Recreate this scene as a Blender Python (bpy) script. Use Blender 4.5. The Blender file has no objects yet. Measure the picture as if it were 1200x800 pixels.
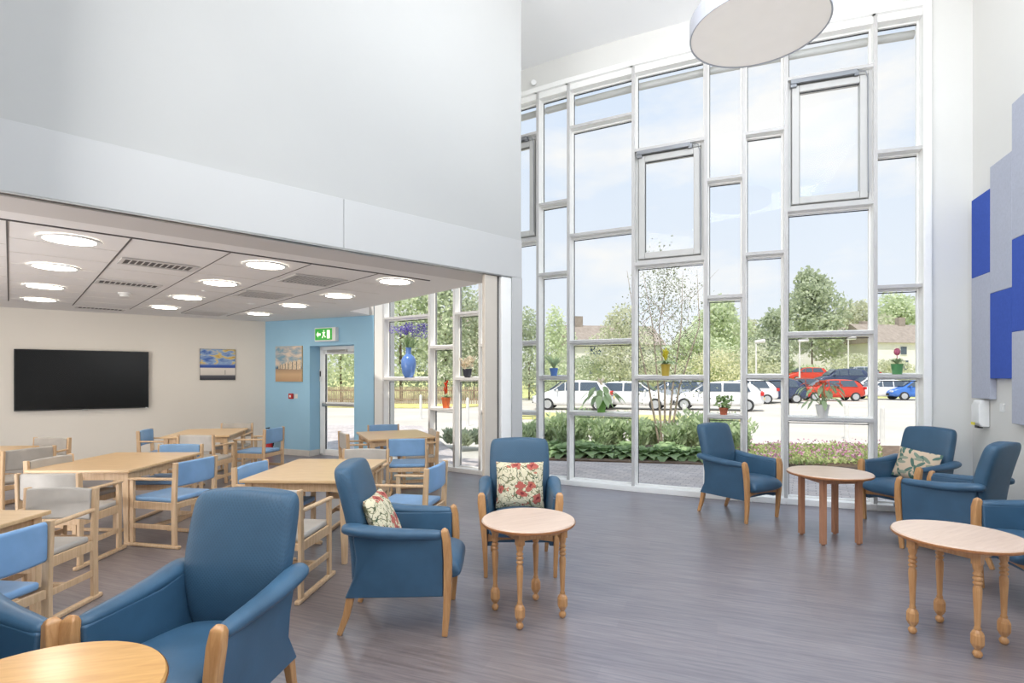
import bpy, bmesh, math, random
from mathutils import Vector, Matrix
random.seed(7)
PI = math.pi
SC = bpy.context.scene
COL = SC.collection
H = 1.6            # camera height
F = 635.0          # focal length in pixels of a 1200 px wide frame

# ------------------------------------------------------------------ helpers
def tag(o, label=None, cat=None, group=None, kind=None):
    if label: o['label'] = label
    if cat: o['category'] = cat
    if group: o['group'] = group
    if kind: o['kind'] = kind
    return o

def empty(name, loc=(0, 0, 0), rz=0.0):
    o = bpy.data.objects.new(name, None)
    o.empty_display_size = .1
    COL.objects.link(o); o.location = loc; o.rotation_euler = (0, 0, rz)
    return o

class MB:
    def __init__(s): s.bm = bmesh.new(); s.mi = 0
    def _f(s, vs):
        try:
            f = s.bm.faces.new(vs); f.material_index = s.mi; return f
        except ValueError: return None
    def box(s, c, d, rz=0.0, M=None):
        R = Matrix.Rotation(rz, 3, 'Z')
        vs = []
        for x in (-.5, .5):
            for y in (-.5, .5):
                for z in (-.5, .5):
                    p = R @ Vector((x*d[0], y*d[1], z*d[2])) + Vector(c)
                    if M: p = M @ p
                    vs.append(s.bm.verts.new(p))
        for q in ((0,1,3,2),(4,6,7,5),(0,4,5,1),(2,3,7,6),(0,2,6,4),(1,5,7,3)):
            s._f([vs[i] for i in q])
        return s
    def bx(s, x0, x1, y0, y1, z0, z1):
        return s.box(((x0+x1)/2, (y0+y1)/2, (z0+z1)/2), (abs(x1-x0), abs(y1-y0), abs(z1-z0)))
    def loft(s, rings, cap=True):
        R = [[s.bm.verts.new(p) for p in r] for r in rings]
        n = len(R[0])
        for a, b in zip(R[:-1], R[1:]):
            for i in range(n):
                s._f([a[i], a[(i+1) % n], b[(i+1) % n], b[i]])
        if cap:
            s._f(R[0][::-1]); s._f(R[-1])
        return s
    def tube(s, pts, rad, n=8, cap=True):
        pts = [Vector(p) for p in pts]
        if not hasattr(rad, '__len__'): rad = [rad]*len(pts)
        rings = []
        for i, p in enumerate(pts):
            a = pts[max(0, i-1)]; b = pts[min(len(pts)-1, i+1)]
            d = (b-a).normalized() if (b-a).length > 1e-9 else Vector((0, 0, 1))
            u = d.orthogonal().normalized()
            if abs(d.z) < .95: u = d.cross(Vector((0, 0, 1))).normalized()
            else:
                u = Vector((1, 0, 0)) - d*d.x; u.normalize()
            v = d.cross(u)
            rings.append([p + (u*math.cos(2*PI*k/n) + v*math.sin(2*PI*k/n))*rad[i] for k in range(n)])
        return s.loft(rings, cap)
    def bar(s, pts, w, d, up=Vector((0, 0, 1)), side=None):
        """rectangular bar along pts; w across 'side', d across the other"""
        pts = [Vector(p) for p in pts]
        if not hasattr(w, '__len__'): w = [w]*len(pts)
        if not hasattr(d, '__len__'): d = [d]*len(pts)
        rings = []
        for i, p in enumerate(pts):
            a = pts[max(0, i-1)]; b = pts[min(len(pts)-1, i+1)]
            t = (b-a).normalized()
            u = Vector(side) if side else t.cross(up).normalized()
            u = (u - t*u.dot(t)).normalized()
            v = t.cross(u)
            rings.append([p+u*w[i]/2+v*d[i]/2, p-u*w[i]/2+v*d[i]/2, p-u*w[i]/2-v*d[i]/2, p+u*w[i]/2-v*d[i]/2])
        return s.loft(rings)
    def lathe(s, prof, c=(0, 0, 0), n=20, cap=True):
        rings = [[Vector((c[0]+r*math.cos(2*PI*k/n), c[1]+r*math.sin(2*PI*k/n), c[2]+z)) for k in range(n)] for r, z in prof]
        return s.loft(rings, cap)
    def prism(s, pts, d):
        """pts: closed 3d polygon, d: extrusion vector"""
        d = Vector(d)
        A = [s.bm.verts.new(Vector(p)) for p in pts]
        B = [s.bm.verts.new(Vector(p)+d) for p in pts]
        s._f(A[::-1]); s._f(B)
        n = len(A)
        for i in range(n): s._f([A[i], A[(i+1) % n], B[(i+1) % n], B[i]])
        return s
    def quad(s, *p):
        s._f([s.bm.verts.new(Vector(q)) for q in p]); return s
    def leaf(s, p, d, nrm, L, W):
        d = Vector(d).normalized(); n = Vector(nrm)
        u = d.cross(n)
        if u.length < 1e-4: u = d.orthogonal()
        u.normalize(); p = Vector(p)
        q = [p, p+d*L*.5+u*W*.5, p+d*L, p+d*L*.5-u*W*.5]
        s._f([s.bm.verts.new(v) for v in q])
    def sphere(s, c, r, n=12, m=8, sz=1.0):
        prof = [(max(1e-4, r*math.sin(PI*i/m)), -r*sz*math.cos(PI*i/m)) for i in range(m+1)]
        return s.lathe(prof, c, n, False)
    def build(s, name, mats, parent=None, smooth=False, bevel=0, sub=0, seg=2, loc=None, rz=None, angle=35, keep=False, crisp=38):
        if not keep: bmesh.ops.recalc_face_normals(s.bm, faces=s.bm.faces)
        me = bpy.data.meshes.new(name); s.bm.to_mesh(me); s.bm.free()
        if not isinstance(mats, (list, tuple)): mats = [mats]
        for m in mats: me.materials.append(m)
        if smooth:
            for p in me.polygons: p.use_smooth = True
        if smooth and crisp:
            bm2 = bmesh.new(); bm2.from_mesh(me)
            for e in bm2.edges:
                if len(e.link_faces) == 2 and e.calc_face_angle(0) > math.radians(crisp): e.smooth = False
            bm2.to_mesh(me); bm2.free()
        o = bpy.data.objects.new(name, me); COL.objects.link(o)
        if parent: o.parent = parent
        if loc is not None: o.location = loc
        if rz is not None: o.rotation_euler = (0, 0, rz)
        if bevel:
            b = o.modifiers.new('b', 'BEVEL'); b.width = bevel; b.segments = seg; b.limit_method = 'ANGLE'; b.angle_limit = math.radians(angle)
            b.harden_normals = False
            for p in me.polygons: p.use_smooth = True
            w = o.modifiers.new('w', 'WEIGHTED_NORMAL'); w.keep_sharp = False
        if sub:
            b = o.modifiers.new('s', 'SUBSURF'); b.levels = sub; b.render_levels = sub
            for p in me.polygons: p.use_smooth = True
        return o

def dup(root, loc, rz, label=None, group=None):
    r = root.copy(); COL.objects.link(r); r.location = loc; r.rotation_euler = (0, 0, rz)
    if label: r['label'] = label
    if group: r['group'] = group
    for ch in list(root.children):
        c = ch.copy(); COL.objects.link(c); c.parent = r
        for g in ch.children:
            d = g.copy(); COL.objects.link(d); d.parent = c
    return r

# ------------------------------------------------------------------ materials
def S(r, g, b):
    f = lambda c: (c/255/12.92) if c <= 10 else ((c/255+.055)/1.055)**2.4
    return (f(r), f(g), f(b), 1)

def base(name):
    m = bpy.data.materials.new(name); m.use_nodes = True
    nt = m.node_tree; b = nt.nodes['Principled BSDF']
    return m, nt, b

def node(nt, t, **kw):
    n = nt.nodes.new(t)
    for k, v in kw.items():
        if k in n.inputs: n.inputs[k].default_value = v
        else: setattr(n, k, v)
    return n

def coords(nt, scale=(1, 1, 1), rot=(0, 0, 0), world=False):
    tc = node(nt, 'ShaderNodeTexCoord')
    mp = node(nt, 'ShaderNodeMapping'); mp.inputs['Scale'].default_value = scale; mp.inputs['Rotation'].default_value = rot
    if world:
        g = node(nt, 'ShaderNodeNewGeometry'); nt.links.new(g.outputs['Position'], mp.inputs[0])
    else: nt.links.new(tc.outputs['Object'], mp.inputs[0])
    return mp.outputs[0]

def ramp(nt, fac, stops, interp='LINEAR'):
    r = node(nt, 'ShaderNodeValToRGB'); cr = r.color_ramp; cr.interpolation = interp
    while len(cr.elements) < len(stops): cr.elements.new(.5)
    for e, (p, c) in zip(cr.elements, stops): e.position = p; e.color = c
    nt.links.new(fac, r.inputs[0]); return r.outputs[0]

def mix(nt, fac, a, b, mode='MIX'):
    n = node(nt, 'ShaderNodeMix'); n.data_type = 'RGBA'; n.blend_type = mode
    for s, v in ((0, fac), (6, a), (7, b)):
        if hasattr(v, 'is_output') or isinstance(v, bpy.types.NodeSocket): nt.links.new(v, n.inputs[s])
        else: n.inputs[s].default_value = v
    return n.outputs[2]

def plain(name, c, rough=.5, metal=0, var=.04, vs=6.0, bump=0, bs=60, spec=.5, world=False, emit=None):
    m, nt, b = base(name)
    co = coords(nt, world=world)
    nz = node(nt, 'ShaderNodeTexNoise', Scale=vs, Detail=3.0); nt.links.new(co, nz.inputs[0])
    d = tuple(x*(1-var*2) for x in c[:3])+(1,); l = tuple(min(1, x*(1+var)) for x in c[:3])+(1,)
    nt.links.new(ramp(nt, nz.outputs[0], [(.3, d), (.7, l)]), b.inputs['Base Color'])
    b.inputs['Roughness'].default_value = rough; b.inputs['Metallic'].default_value = metal
    b.inputs['Specular IOR Level'].default_value = spec
    if bump:
        n2 = node(nt, 'ShaderNodeTexNoise', Scale=bs, Detail=2.0); nt.links.new(co, n2.inputs[0])
        bp = node(nt, 'ShaderNodeBump', Strength=bump, Distance=.01); nt.links.new(n2.outputs[0], bp.inputs['Height'])
        nt.links.new(bp.outputs[0], b.inputs['Normal'])
    if emit:
        b.inputs['Emission Color'].default_value = emit[0]; b.inputs['Emission Strength'].default_value = emit[1]
    return m

def wood(name, c1, c2, rough=.35, scale=(3, 30, 30), coat=0.0):
    m, nt, b = base(name)
    co = coords(nt, scale)
    nz = node(nt, 'ShaderNodeTexNoise', Scale=1.6, Detail=5.0, Roughness=.6, Distortion=.6); nt.links.new(co, nz.inputs[0])
    nt.links.new(ramp(nt, nz.outputs[0], [(.3, c1), (.7, c2)]), b.inputs['Base Color'])
    b.inputs['Roughness'].default_value = rough
    b.inputs['Coat Weight'].default_value = coat; b.inputs['Coat Roughness'].default_value = .15
    return m

def vinyl(name, c, rough=.38, weave=False):
    m, nt, b = base(name)
    co = coords(nt)
    nz = node(nt, 'ShaderNodeTexNoise', Scale=5.0, Detail=3.0); nt.links.new(co, nz.inputs[0])
    d = tuple(x*.86 for x in c[:3])+(1,); l = tuple(min(1, x*1.1) for x in c[:3])+(1,)
    col = ramp(nt, nz.outputs[0], [(.3, d), (.7, l)])
    b.inputs['Roughness'].default_value = rough
    if weave:
        mp = coords(nt, (1, 1, 1), (0, 0, 0))
        w1 = node(nt, 'ShaderNodeTexWave', Scale=38.0, Distortion=0.0); w1.bands_direction = 'DIAGONAL'; nt.links.new(mp, w1.inputs[0])
        mp2 = coords(nt, (-1, 1, 1))
        w2 = node(nt, 'ShaderNodeTexWave', Scale=38.0, Distortion=0.0); w2.bands_direction = 'DIAGONAL'; nt.links.new(mp2, w2.inputs[0])
        mx = mix(nt, 1.0, w1.outputs[0], w2.outputs[0], 'MULTIPLY')
        col = mix(nt, mx, col, tuple(min(1, x*.8) for x in c[:3])+(1,))
        bp = node(nt, 'ShaderNodeBump', Strength=.35, Distance=.002); nt.links.new(mx, bp.inputs['Height'])
    else:
        n2 = node(nt, 'ShaderNodeTexNoise', Scale=180.0, Detail=1.0); nt.links.new(co, n2.inputs[0])
        bp = node(nt, 'ShaderNodeBump', Strength=.12, Distance=.002); nt.links.new(n2.outputs[0], bp.inputs['Height'])
    nt.links.new(col, b.inputs['Base Color']); nt.links.new(bp.outputs[0], b.inputs['Normal'])
    return m

def foliage(name, c1, c2, rough=.6, trans=.4):
    m, nt, b = base(name)
    g = node(nt, 'ShaderNodeNewGeometry')
    col = ramp(nt, g.outputs['Random Per Island'], [(0, c1), (1, c2)])
    nt.links.new(col, b.inputs['Base Color']); b.inputs['Roughness'].default_value = rough
    b.inputs['Specular IOR Level'].default_value = .2
    tr = node(nt, 'ShaderNodeBsdfTranslucent'); nt.links.new(col, tr.inputs[0])
    mx = node(nt, 'ShaderNodeMixShader'); mx.inputs[0].default_value = trans
    nt.links.new(b.outputs[0], mx.inputs[1]); nt.links.new(tr.outputs[0], mx.inputs[2])
    nt.links.new(mx.outputs[0], nt.nodes['Material Output'].inputs[0])
    return m

def floor_mat():
    m, nt, b = base('vinyl_wood_floor')
    ang = math.atan2(.354, -.935)
    co = coords(nt, (1, 1, 1), (0, 0, -ang), world=True)
    br = node(nt, 'ShaderNodeTexBrick', Scale=1.0)
    br.inputs['Brick Width'].default_value = 1.2; br.inputs['Row Height'].default_value = .15
    br.inputs['Mortar Size'].default_value = .0012; br.inputs['Mortar Smooth'].default_value = .3
    br.inputs['Color1'].default_value = (.35, .35, .35, 1); br.inputs['Color2'].default_value = (.65, .65, .65, 1); br.inputs['Mortar'].default_value = (.3, .3, .3, 1)
    nt.links.new(co, br.inputs[0])
    c2 = coords(nt, (2.2, 26, 1), (0, 0, -ang), world=True)
    # stretch along the plank: rotate first then scale
    mp = node(nt, 'ShaderNodeMapping'); mp.inputs['Scale'].default_value = (1.3, 22, 1); nt.links.new(co, mp.inputs[0])
    nz = node(nt, 'ShaderNodeTexNoise', Scale=2.0, Detail=8.0, Roughness=.65, Distortion=.4); nt.links.new(mp.outputs[0], nz.inputs[0])
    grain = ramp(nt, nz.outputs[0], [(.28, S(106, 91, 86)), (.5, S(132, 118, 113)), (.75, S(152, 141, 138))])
    col = mix(nt, .22, grain, br.outputs[0], 'OVERLAY')
    nt.links.new(col, b.inputs['Base Color'])
    b.inputs['Roughness'].default_value = .34
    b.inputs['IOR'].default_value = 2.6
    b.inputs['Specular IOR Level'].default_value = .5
    b.inputs['Specular Tint'].default_value = (.50, .70, 1, 1)  # blue of the sky reflection put into the specular tint
    bp = node(nt, 'ShaderNodeBump', Strength=.10, Distance=.003); nt.links.new(nz.outputs[0], bp.inputs['Height'])
    nt.links.new(bp.outputs[0], b.inputs['Normal'])
    return m

def glass_mat(name, tint=(.985, .992, .992, 1), refl=.015):
    m = bpy.data.materials.new(name); m.use_nodes = True; nt = m.node_tree
    nt.nodes.remove(nt.nodes['Principled BSDF'])
    t = node(nt, 'ShaderNodeBsdfTransparent'); t.inputs[0].default_value = tint
    g = node(nt, 'ShaderNodeBsdfGlossy'); g.inputs['Roughness'].default_value = .02
    lw = node(nt, 'ShaderNodeLayerWeight'); lw.inputs[0].default_value = .25
    mm = node(nt, 'ShaderNodeMath', operation='MULTIPLY_ADD'); nt.links.new(lw.outputs['Fresnel'], mm.inputs[0]); mm.inputs[1].default_value = .12; mm.inputs[2].default_value = refl*.3
    mx = node(nt, 'ShaderNodeMixShader'); nt.links.new(mm.outputs[0], mx.inputs[0])
    nt.links.new(t.outputs[0], mx.inputs[1]); nt.links.new(g.outputs[0], mx.inputs[2])
    nt.links.new(mx.outputs[0], nt.nodes['Material Output'].inputs[0])
    return m

def floral_mat():
    m, nt, b = base('floral_fabric')
    co = coords(nt)
    base_c = S(222, 212, 182)
    def spots(scale, thr, c, col, off):
        mp = node(nt, 'ShaderNodeMapping'); mp.inputs['Location'].default_value = off; nt.links.new(co, mp.inputs[0])
        nz = node(nt, 'ShaderNodeTexNoise', Scale=scale*1.6, Detail=2.0); nt.links.new(mp.outputs[0], nz.inputs[0])
        ad = mix(nt, .10, mp.outputs[0], nz.outputs[1])
        v = node(nt, 'ShaderNodeTexVoronoi', Scale=scale); nt.links.new(ad, v.inputs[0])
        f = ramp(nt, v.outputs['Distance'], [(thr, (1, 1, 1, 1)), (thr+.03, (0, 0, 0, 1))])
        return mix(nt, f, col, c)
    def curls(scale, col, c, off, w=.02):
        mp = node(nt, 'ShaderNodeMapping'); mp.inputs['Location'].default_value = off; nt.links.new(co, mp.inputs[0])
        nz = node(nt, 'ShaderNodeTexNoise', Scale=scale, Detail=1.0, Distortion=.8); nt.links.new(mp.outputs[0], nz.inputs[0])
        f = ramp(nt, nz.outputs[0], [(.5-w*2, (0, 0, 0, 1)), (.5-w, (1, 1, 1, 1)), (.5+w, (1, 1, 1, 1)), (.5+w*2, (0, 0, 0, 1))])
        return mix(nt, f, col, c)
    col = curls(9, base_c, S(96, 100, 70), (3, 1, 2), .012)
    col = curls(16, col, S(130, 128, 92), (1, 7, 2), .014)
    col = spots(22, .22, S(78, 94, 70), col, (0, 0, 0))
    col = spots(19, .12, S(150, 100, 70), col, (5, 2, 1))
    col = spots(9.5, .34, S(184, 96, 84), col, (2, .3, 5))
    col = spots(9.5, .15, S(132, 48, 50), col, (2, .3, 5))
    col = spots(13, .20, S(196, 120, 96), col, (6, .1, 1))
    nt.links.new(col, b.inputs['Base Color']); b.inputs['Roughness'].default_value = .85
    return m

def leafy_mat():
    m, nt, b = base('leaf_print_fabric')
    tc = node(nt, 'ShaderNodeTexCoord')
    col = S(214, 192, 166)
    for i, (a, off) in enumerate(((.7, (0, 0, 0)), (-.6, (4, 2, 1)), (2.0, (1, 5, 3)), (.1, (7, 3, 2)))):
        r = node(nt, 'ShaderNodeMapping'); r.inputs['Rotation'].default_value = (0, a, 0); r.inputs['Location'].default_value = off
        nt.links.new(tc.outputs['Object'], r.inputs[0])
        sc = node(nt, 'ShaderNodeMapping'); sc.inputs['Scale'].default_value = (1, .15, 3.0); nt.links.new(r.outputs[0], sc.inputs[0])
        v = node(nt, 'ShaderNodeTexVoronoi', Scale=6.0); v.inputs['Randomness'].default_value = .8; nt.links.new(sc.outputs[0], v.inputs[0])
        f = ramp(nt, v.outputs['Distance'], [(.30, (1, 1, 1, 1)), (.33, (0, 0, 0, 1))])
        col = mix(nt, f, col, (S(92, 124, 112), S(128, 146, 128), S(84, 116, 104), S(150, 158, 138))[i])
    nt.links.new(col, b.inputs['Base Color']); b.inputs['Roughness'].default_value = .85
    return m

def painting_mat(kind):
    m, nt, b = base('canvas_painting_'+kind)
    tc = node(nt, 'ShaderNodeTexCoord'); sp = node(nt, 'ShaderNodeSeparateXYZ'); nt.links.new(tc.outputs['Generated'], sp.inputs[0])
    z = sp.outputs[2]
    mp = node(nt, 'ShaderNodeMapping'); mp.inputs['Scale'].default_value = (2.2, 1, 5.5); nt.links.new(tc.outputs['Generated'], mp.inputs[0])
    nz = node(nt, 'ShaderNodeTexNoise', Scale=1.3, Detail=4.0, Distortion=.5); nt.links.new(mp.outputs[0], nz.inputs[0])
    if kind == 'sea':
        sky = ramp(nt, nz.outputs[0], [(.36, S(70, 105, 175)), (.5, S(150, 175, 205)), (.56, S(220, 195, 120)), (.68, S(190, 140, 60))])
        low = ramp(nt, z, [(0, S(45, 45, 55)), (.13, S(85, 85, 92)), (.17, S(214, 206, 196)), (.38, S(226, 218, 208)), (.40, S(40, 70, 150)), (.48, S(60, 95, 170)), (.52, S(140, 165, 205))])
        f = ramp(nt, z, [(.47, (0, 0, 0, 1)), (.55, (1, 1, 1, 1))])
    else:
        sky = ramp(nt, nz.outputs[0], [(.36, S(122, 158, 178)), (.5, S(182, 182, 180)), (.6, S(222, 204, 184))])
        low = ramp(nt, z, [(0, S(188, 152, 116)), (.2, S(206, 172, 134)), (.33, S(176, 146, 116)), (.38, S(90, 110, 130)), (.44, S(130, 165, 185))])
        f = ramp(nt, z, [(.40, (0, 0, 0, 1)), (.46, (1, 1, 1, 1))])
    nt.links.new(mix(nt, f, low, sky), b.inputs['Base Color']); b.inputs['Roughness'].default_value = .6
    return m

def asphalt_mat():
    m, nt, b = base('pale_asphalt'); co = coords(nt, world=True)
    nz = node(nt, 'ShaderNodeTexNoise', Scale=.35, Detail=6.0); nt.links.new(co, nz.inputs[0])
    nt.links.new(ramp(nt, nz.outputs[0], [(.3, S(196, 190, 180)), (.7, S(216, 209, 199))]), b.inputs['Base Color'])
    b.inputs['Roughness'].default_value = .9; return m

def paver_mat():
    m, nt, b = base('block_paving'); co = coords(nt, (1, 1, 1), (0, 0, .5), world=True)
    br = node(nt, 'ShaderNodeTexBrick', Scale=1.0)
    br.inputs['Brick Width'].default_value = .2; br.inputs['Row Height'].default_value = .1; br.inputs['Mortar Size'].default_value = .006
    br.inputs['Color1'].default_value = S(214, 204, 200); br.inputs['Color2'].default_value = S(190, 182, 182); br.inputs['Mortar'].default_value = S(160, 152, 150)
    nt.links.new(co, br.inputs[0])
    nz = node(nt, 'ShaderNodeTexNoise', Scale=1.2, Detail=4.0); nt.links.new(co, nz.inputs[0])
    nt.links.new(mix(nt, .35, br.outputs[0], nz.outputs[0], 'OVERLAY'), b.inputs['Base Color']); b.inputs['Roughness'].default_value = .85
    return m

def grass_mat(name, a, bb):
    m, nt, b = base(name); co = coords(nt, world=True)
    nz = node(nt, 'ShaderNodeTexNoise', Scale=3.0, Detail=8.0); nt.links.new(co, nz.inputs[0])
    nt.links.new(ramp(nt, nz.outputs[0], [(.35, a), (.65, bb)]), b.inputs['Base Color']); b.inputs['Roughness'].default_value = .95
    bp = node(nt, 'ShaderNodeBump', Strength=.6, Distance=.05); nt.links.new(nz.outputs[0], bp.inputs['Height']); nt.links.new(bp.outputs[0], b.inputs['Normal'])
    return m

def panel_mat(name, c):
    return plain(name, c, rough=.95, var=.03, vs=40, bump=.25, bs=260, spec=.1)

M = dict(
    wall=plain('white_wall_paint', S(226, 225, 221), .7, var=.006, vs=1.5, bump=.02, bs=90, world=True),
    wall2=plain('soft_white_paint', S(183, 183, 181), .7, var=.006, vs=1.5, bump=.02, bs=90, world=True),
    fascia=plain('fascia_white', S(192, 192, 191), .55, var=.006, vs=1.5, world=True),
    cream=plain('cream_wall_paint', S(224, 218, 208), .75, var=.008, vs=1.5, bump=.02, bs=90, world=True),
    blue_wall=plain('blue_wall_paint', S(156, 199, 224), .7, var=.012, vs=1.5, bump=.02, bs=90, world=True),
    ceil=plain('ceiling_white', S(246, 246, 246), .8, var=.005, vs=1, world=True),
    soffit=plain('soffit_panel', S(206, 202, 199), .6, var=.01, vs=1, world=True),
    tile=plain('ceiling_tile', S(232, 229, 227), .75, var=.01, vs=3, bump=.02, bs=200, world=True),
    gap=plain('dark_joint', S(96, 92, 90), .8),
    skirt=plain('skirting_paint', S(214, 210, 203), .5),
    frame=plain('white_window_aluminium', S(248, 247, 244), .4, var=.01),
    nose=plain('shaded_frame_cap', S(196, 194, 192), .45, var=.01),  # shade on the frame fronts put into this darker grey
    sash=plain('grey_window_aluminium', S(196, 195, 192), .4, var=.01),
    actuator=plain('grey_actuator_metal', S(140, 142, 146), .35, .6),
    gasket=plain('black_gasket', S(40, 42, 46), .6),
    alu=plain('brushed_aluminium', S(190, 190, 188), .28, .85),
    tan=plain('partition_panel', S(205, 196, 184), .6, var=.01),
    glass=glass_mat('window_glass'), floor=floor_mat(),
    beech=wood('beech_wood', S(176, 124, 76), S(204, 156, 104), .33, coat=.2, scale=(30, 30, 3)),
    pale=wood('pale_ash_wood', S(196, 162, 124), S(218, 188, 152), .45, scale=(30, 30, 3)),
    ttop=wood('laminate_table_top', S(204, 170, 126), S(222, 190, 148), .32, scale=(3, 26, 26)),
    ttop2=wood('oak_round_top', S(196, 144, 80), S(216, 166, 100), .28, scale=(3, 26, 26), coat=.4),
    ttop3=wood('pale_laminate_round_top', S(208, 180, 160), S(222, 196, 176), .38, scale=(3, 26, 26), coat=.3),
    edge=wood('oak_edge', S(160, 104, 62), S(180, 124, 78), .35),
    rleg=wood('red_brown_leg', S(168, 118, 88), S(188, 138, 106), .4, scale=(30, 30, 3)),
    blue=vinyl('teal_blue_vinyl', S(60, 94, 121)), bluew=vinyl('woven_teal_fabric', S(58, 92, 118), .5, True),
    dblue=vinyl('light_blue_vinyl', S(128, 168, 210), .4), dgrey=vinyl('grey_beige_vinyl', S(184, 179, 172), .42),
    floral=floral_mat(), leafy=leafy_mat(),
    pan_b=panel_mat('blue_felt', S(72, 98, 184)), pan_g=panel_mat('grey_felt', S(186, 190, 204)), pan_e=panel_mat('felt_edge', S(140, 142, 150)),
    black=plain('screen_black', S(14, 16, 17), .22, var=0, spec=.25), bezel=plain('bezel_black', S(12, 12, 13), .3),
    white_pl=plain('white_plastic', S(238, 238, 236), .4), red=plain('red_plastic', S(190, 40, 38), .4), yellow=plain('yellow_label', S(240, 225, 60), .5),
    green_s=plain('sign_green', S(60, 170, 70), .5, emit=(S(50, 170, 60), .35)), sign_w=plain('sign_white', S(250, 250, 225), .5, emit=((1, 1, .85, 1), .8)),
    lamp=plain('lamp_diffuser', (1, .97, .9, 1), .4, emit=((1, .93, .82, 1), 22.0)),
    drum=plain('drum_side_grey', S(176, 178, 186), .5), drum_b=plain('drum_diffuser', S(232, 226, 220), .18, var=.01, emit=((1, .95, .9, 1), .22)),
    asphalt=asphalt_mat(), paver=paver_mat(), soil=plain('bark_soil', S(120, 100, 84), .95, var=.2, vs=8, world=True),
    lawn=grass_mat('dry_lawn', S(196, 192, 120), S(222, 214, 150)), hillgrass=grass_mat('rough_bank', S(180, 186, 120), S(208, 206, 150)),
    fence=plain('weathered_fence', S(178, 158, 140), .85, var=.15, vs=4), kerb=plain('concrete_kerb', S(205, 200, 192), .9),
    bark=plain('pale_bark', S(168, 152, 136), .9, var=.15, vs=9), barkd=plain('brown_bark', S(110, 92, 76), .9, var=.15, vs=9),
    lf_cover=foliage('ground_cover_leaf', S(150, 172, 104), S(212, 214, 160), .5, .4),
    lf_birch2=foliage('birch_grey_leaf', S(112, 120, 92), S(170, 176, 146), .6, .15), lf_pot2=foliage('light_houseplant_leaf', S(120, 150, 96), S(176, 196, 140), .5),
    lf_birch=foliage('birch_leaf', S(160, 169, 136), S(198, 204, 171), .6), lf_green=foliage('fresh_leaf', S(205, 216, 183), S(224, 232, 198)),  # distance haze put into the fresh_leaf colour
    lf_dark=foliage('dull_leaf', S(179, 190, 164), S(206, 213, 185)), lf_pale=foliage('pale_leaf', S(202, 206, 178), S(223, 223, 200)),  # both leaf colours paled to include haze
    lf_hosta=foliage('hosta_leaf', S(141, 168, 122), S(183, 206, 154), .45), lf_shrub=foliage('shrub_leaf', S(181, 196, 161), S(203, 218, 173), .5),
    lf_pot=foliage('houseplant_leaf', S(169, 190, 153), S(187, 210, 162), .4), lf_red=foliage('autumn_leaf', S(226, 223, 193), S(231, 229, 198)),  # autumn_leaf is washed out, haze included in its colour
    fl_pink=foliage('pink_petal', S(196, 84, 124), S(226, 150, 170), .5), fl_purple=foliage('purple_petal', S(122, 108, 190), S(168, 152, 226), .5),
    fl_red=foliage('red_petal', S(200, 60, 40), S(232, 110, 70), .45), fl_yel=foliage('yellow_petal', S(206, 190, 50), S(236, 224, 90), .45),
    fl_cream=foliage('cream_petal', S(220, 206, 180), S(240, 230, 210), .5), fl_lilac=foliage('lilac_petal', S(196, 120, 160), S(226, 186, 206), .5),
    pot_blue=plain('blue_glaze', S(96, 132, 196), .2), pot_white=plain('white_pot', S(216, 214, 210), .35), pot_terra=plain('terracotta', S(176, 96, 66), .7),
    pot_green=plain('green_pot', S(112, 160, 74), .35), pot_green2=plain('dark_green_pot', S(86, 146, 92), .35), pot_orange=plain('orange_pot', S(222, 112, 60), .4), pot_black=plain('black_pot', S(44, 46, 58), .4), pot_ochre=plain('ochre_pot', S(186, 160, 60), .4),
    brickw=plain('cream_render', S(238, 235, 230), .9, var=.04, vs=1), roof=plain('roof_tile_brown', S(162, 150, 140), .9, var=.1, vs=2),
    c_white=plain('car_white', S(240, 240, 242), .22), c_red=plain('car_red', S(206, 66, 46), .22), c_navy=plain('car_navy', S(62, 72, 100), .22),
    c_silver=plain('car_silver', S(180, 186, 194), .25, .3), c_blue=plain('car_blue', S(70, 120, 200), .22), c_maroon=plain('car_maroon', S(140, 60, 52), .25),
    c_glass=plain('car_glass', S(84, 96, 110), .08), tyre=plain('tyre_rubber', S(54, 54, 56), .8), rim=plain('alloy_rim', S(200, 202, 206), .3, .6),
    tail=plain('tail_lamp_red', S(200, 40, 36), .25), head=plain('head_lamp', S(210, 216, 222), .1), plate_y=plain('plate_yellow', S(236, 206, 60), .5), plate_w=plain('plate_white', S(236, 236, 230), .5),
    post=plain('post_white', S(226, 224, 220), .6),
)

# ------------------------------------------------------------------ plan geometry (metres; camera at the origin)
def ray(px):
    return (px-600)/F
def plan_on(P, v, px):
    """point of the plan line through P heading to vanishing direction v that lies on bearing px"""
    k = (v-600)/F; r = ray(px)
    # P.x + k t = r (P.y + t)
    t = (r*P[1]-P[0])/(k-r)
    return (P[0]+k*t, P[1]+t)
def on_seg(A, B, px):
    dx, dy = B[0]-A[0], B[1]-A[1]; r = ray(px)
    t = (r*A[1]-A[0])/(dx-r*dy)
    return (A[0]+dx*t, A[1]+dy*t)
def hz(y, Y): return H+(441-y)*Y/F

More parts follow.
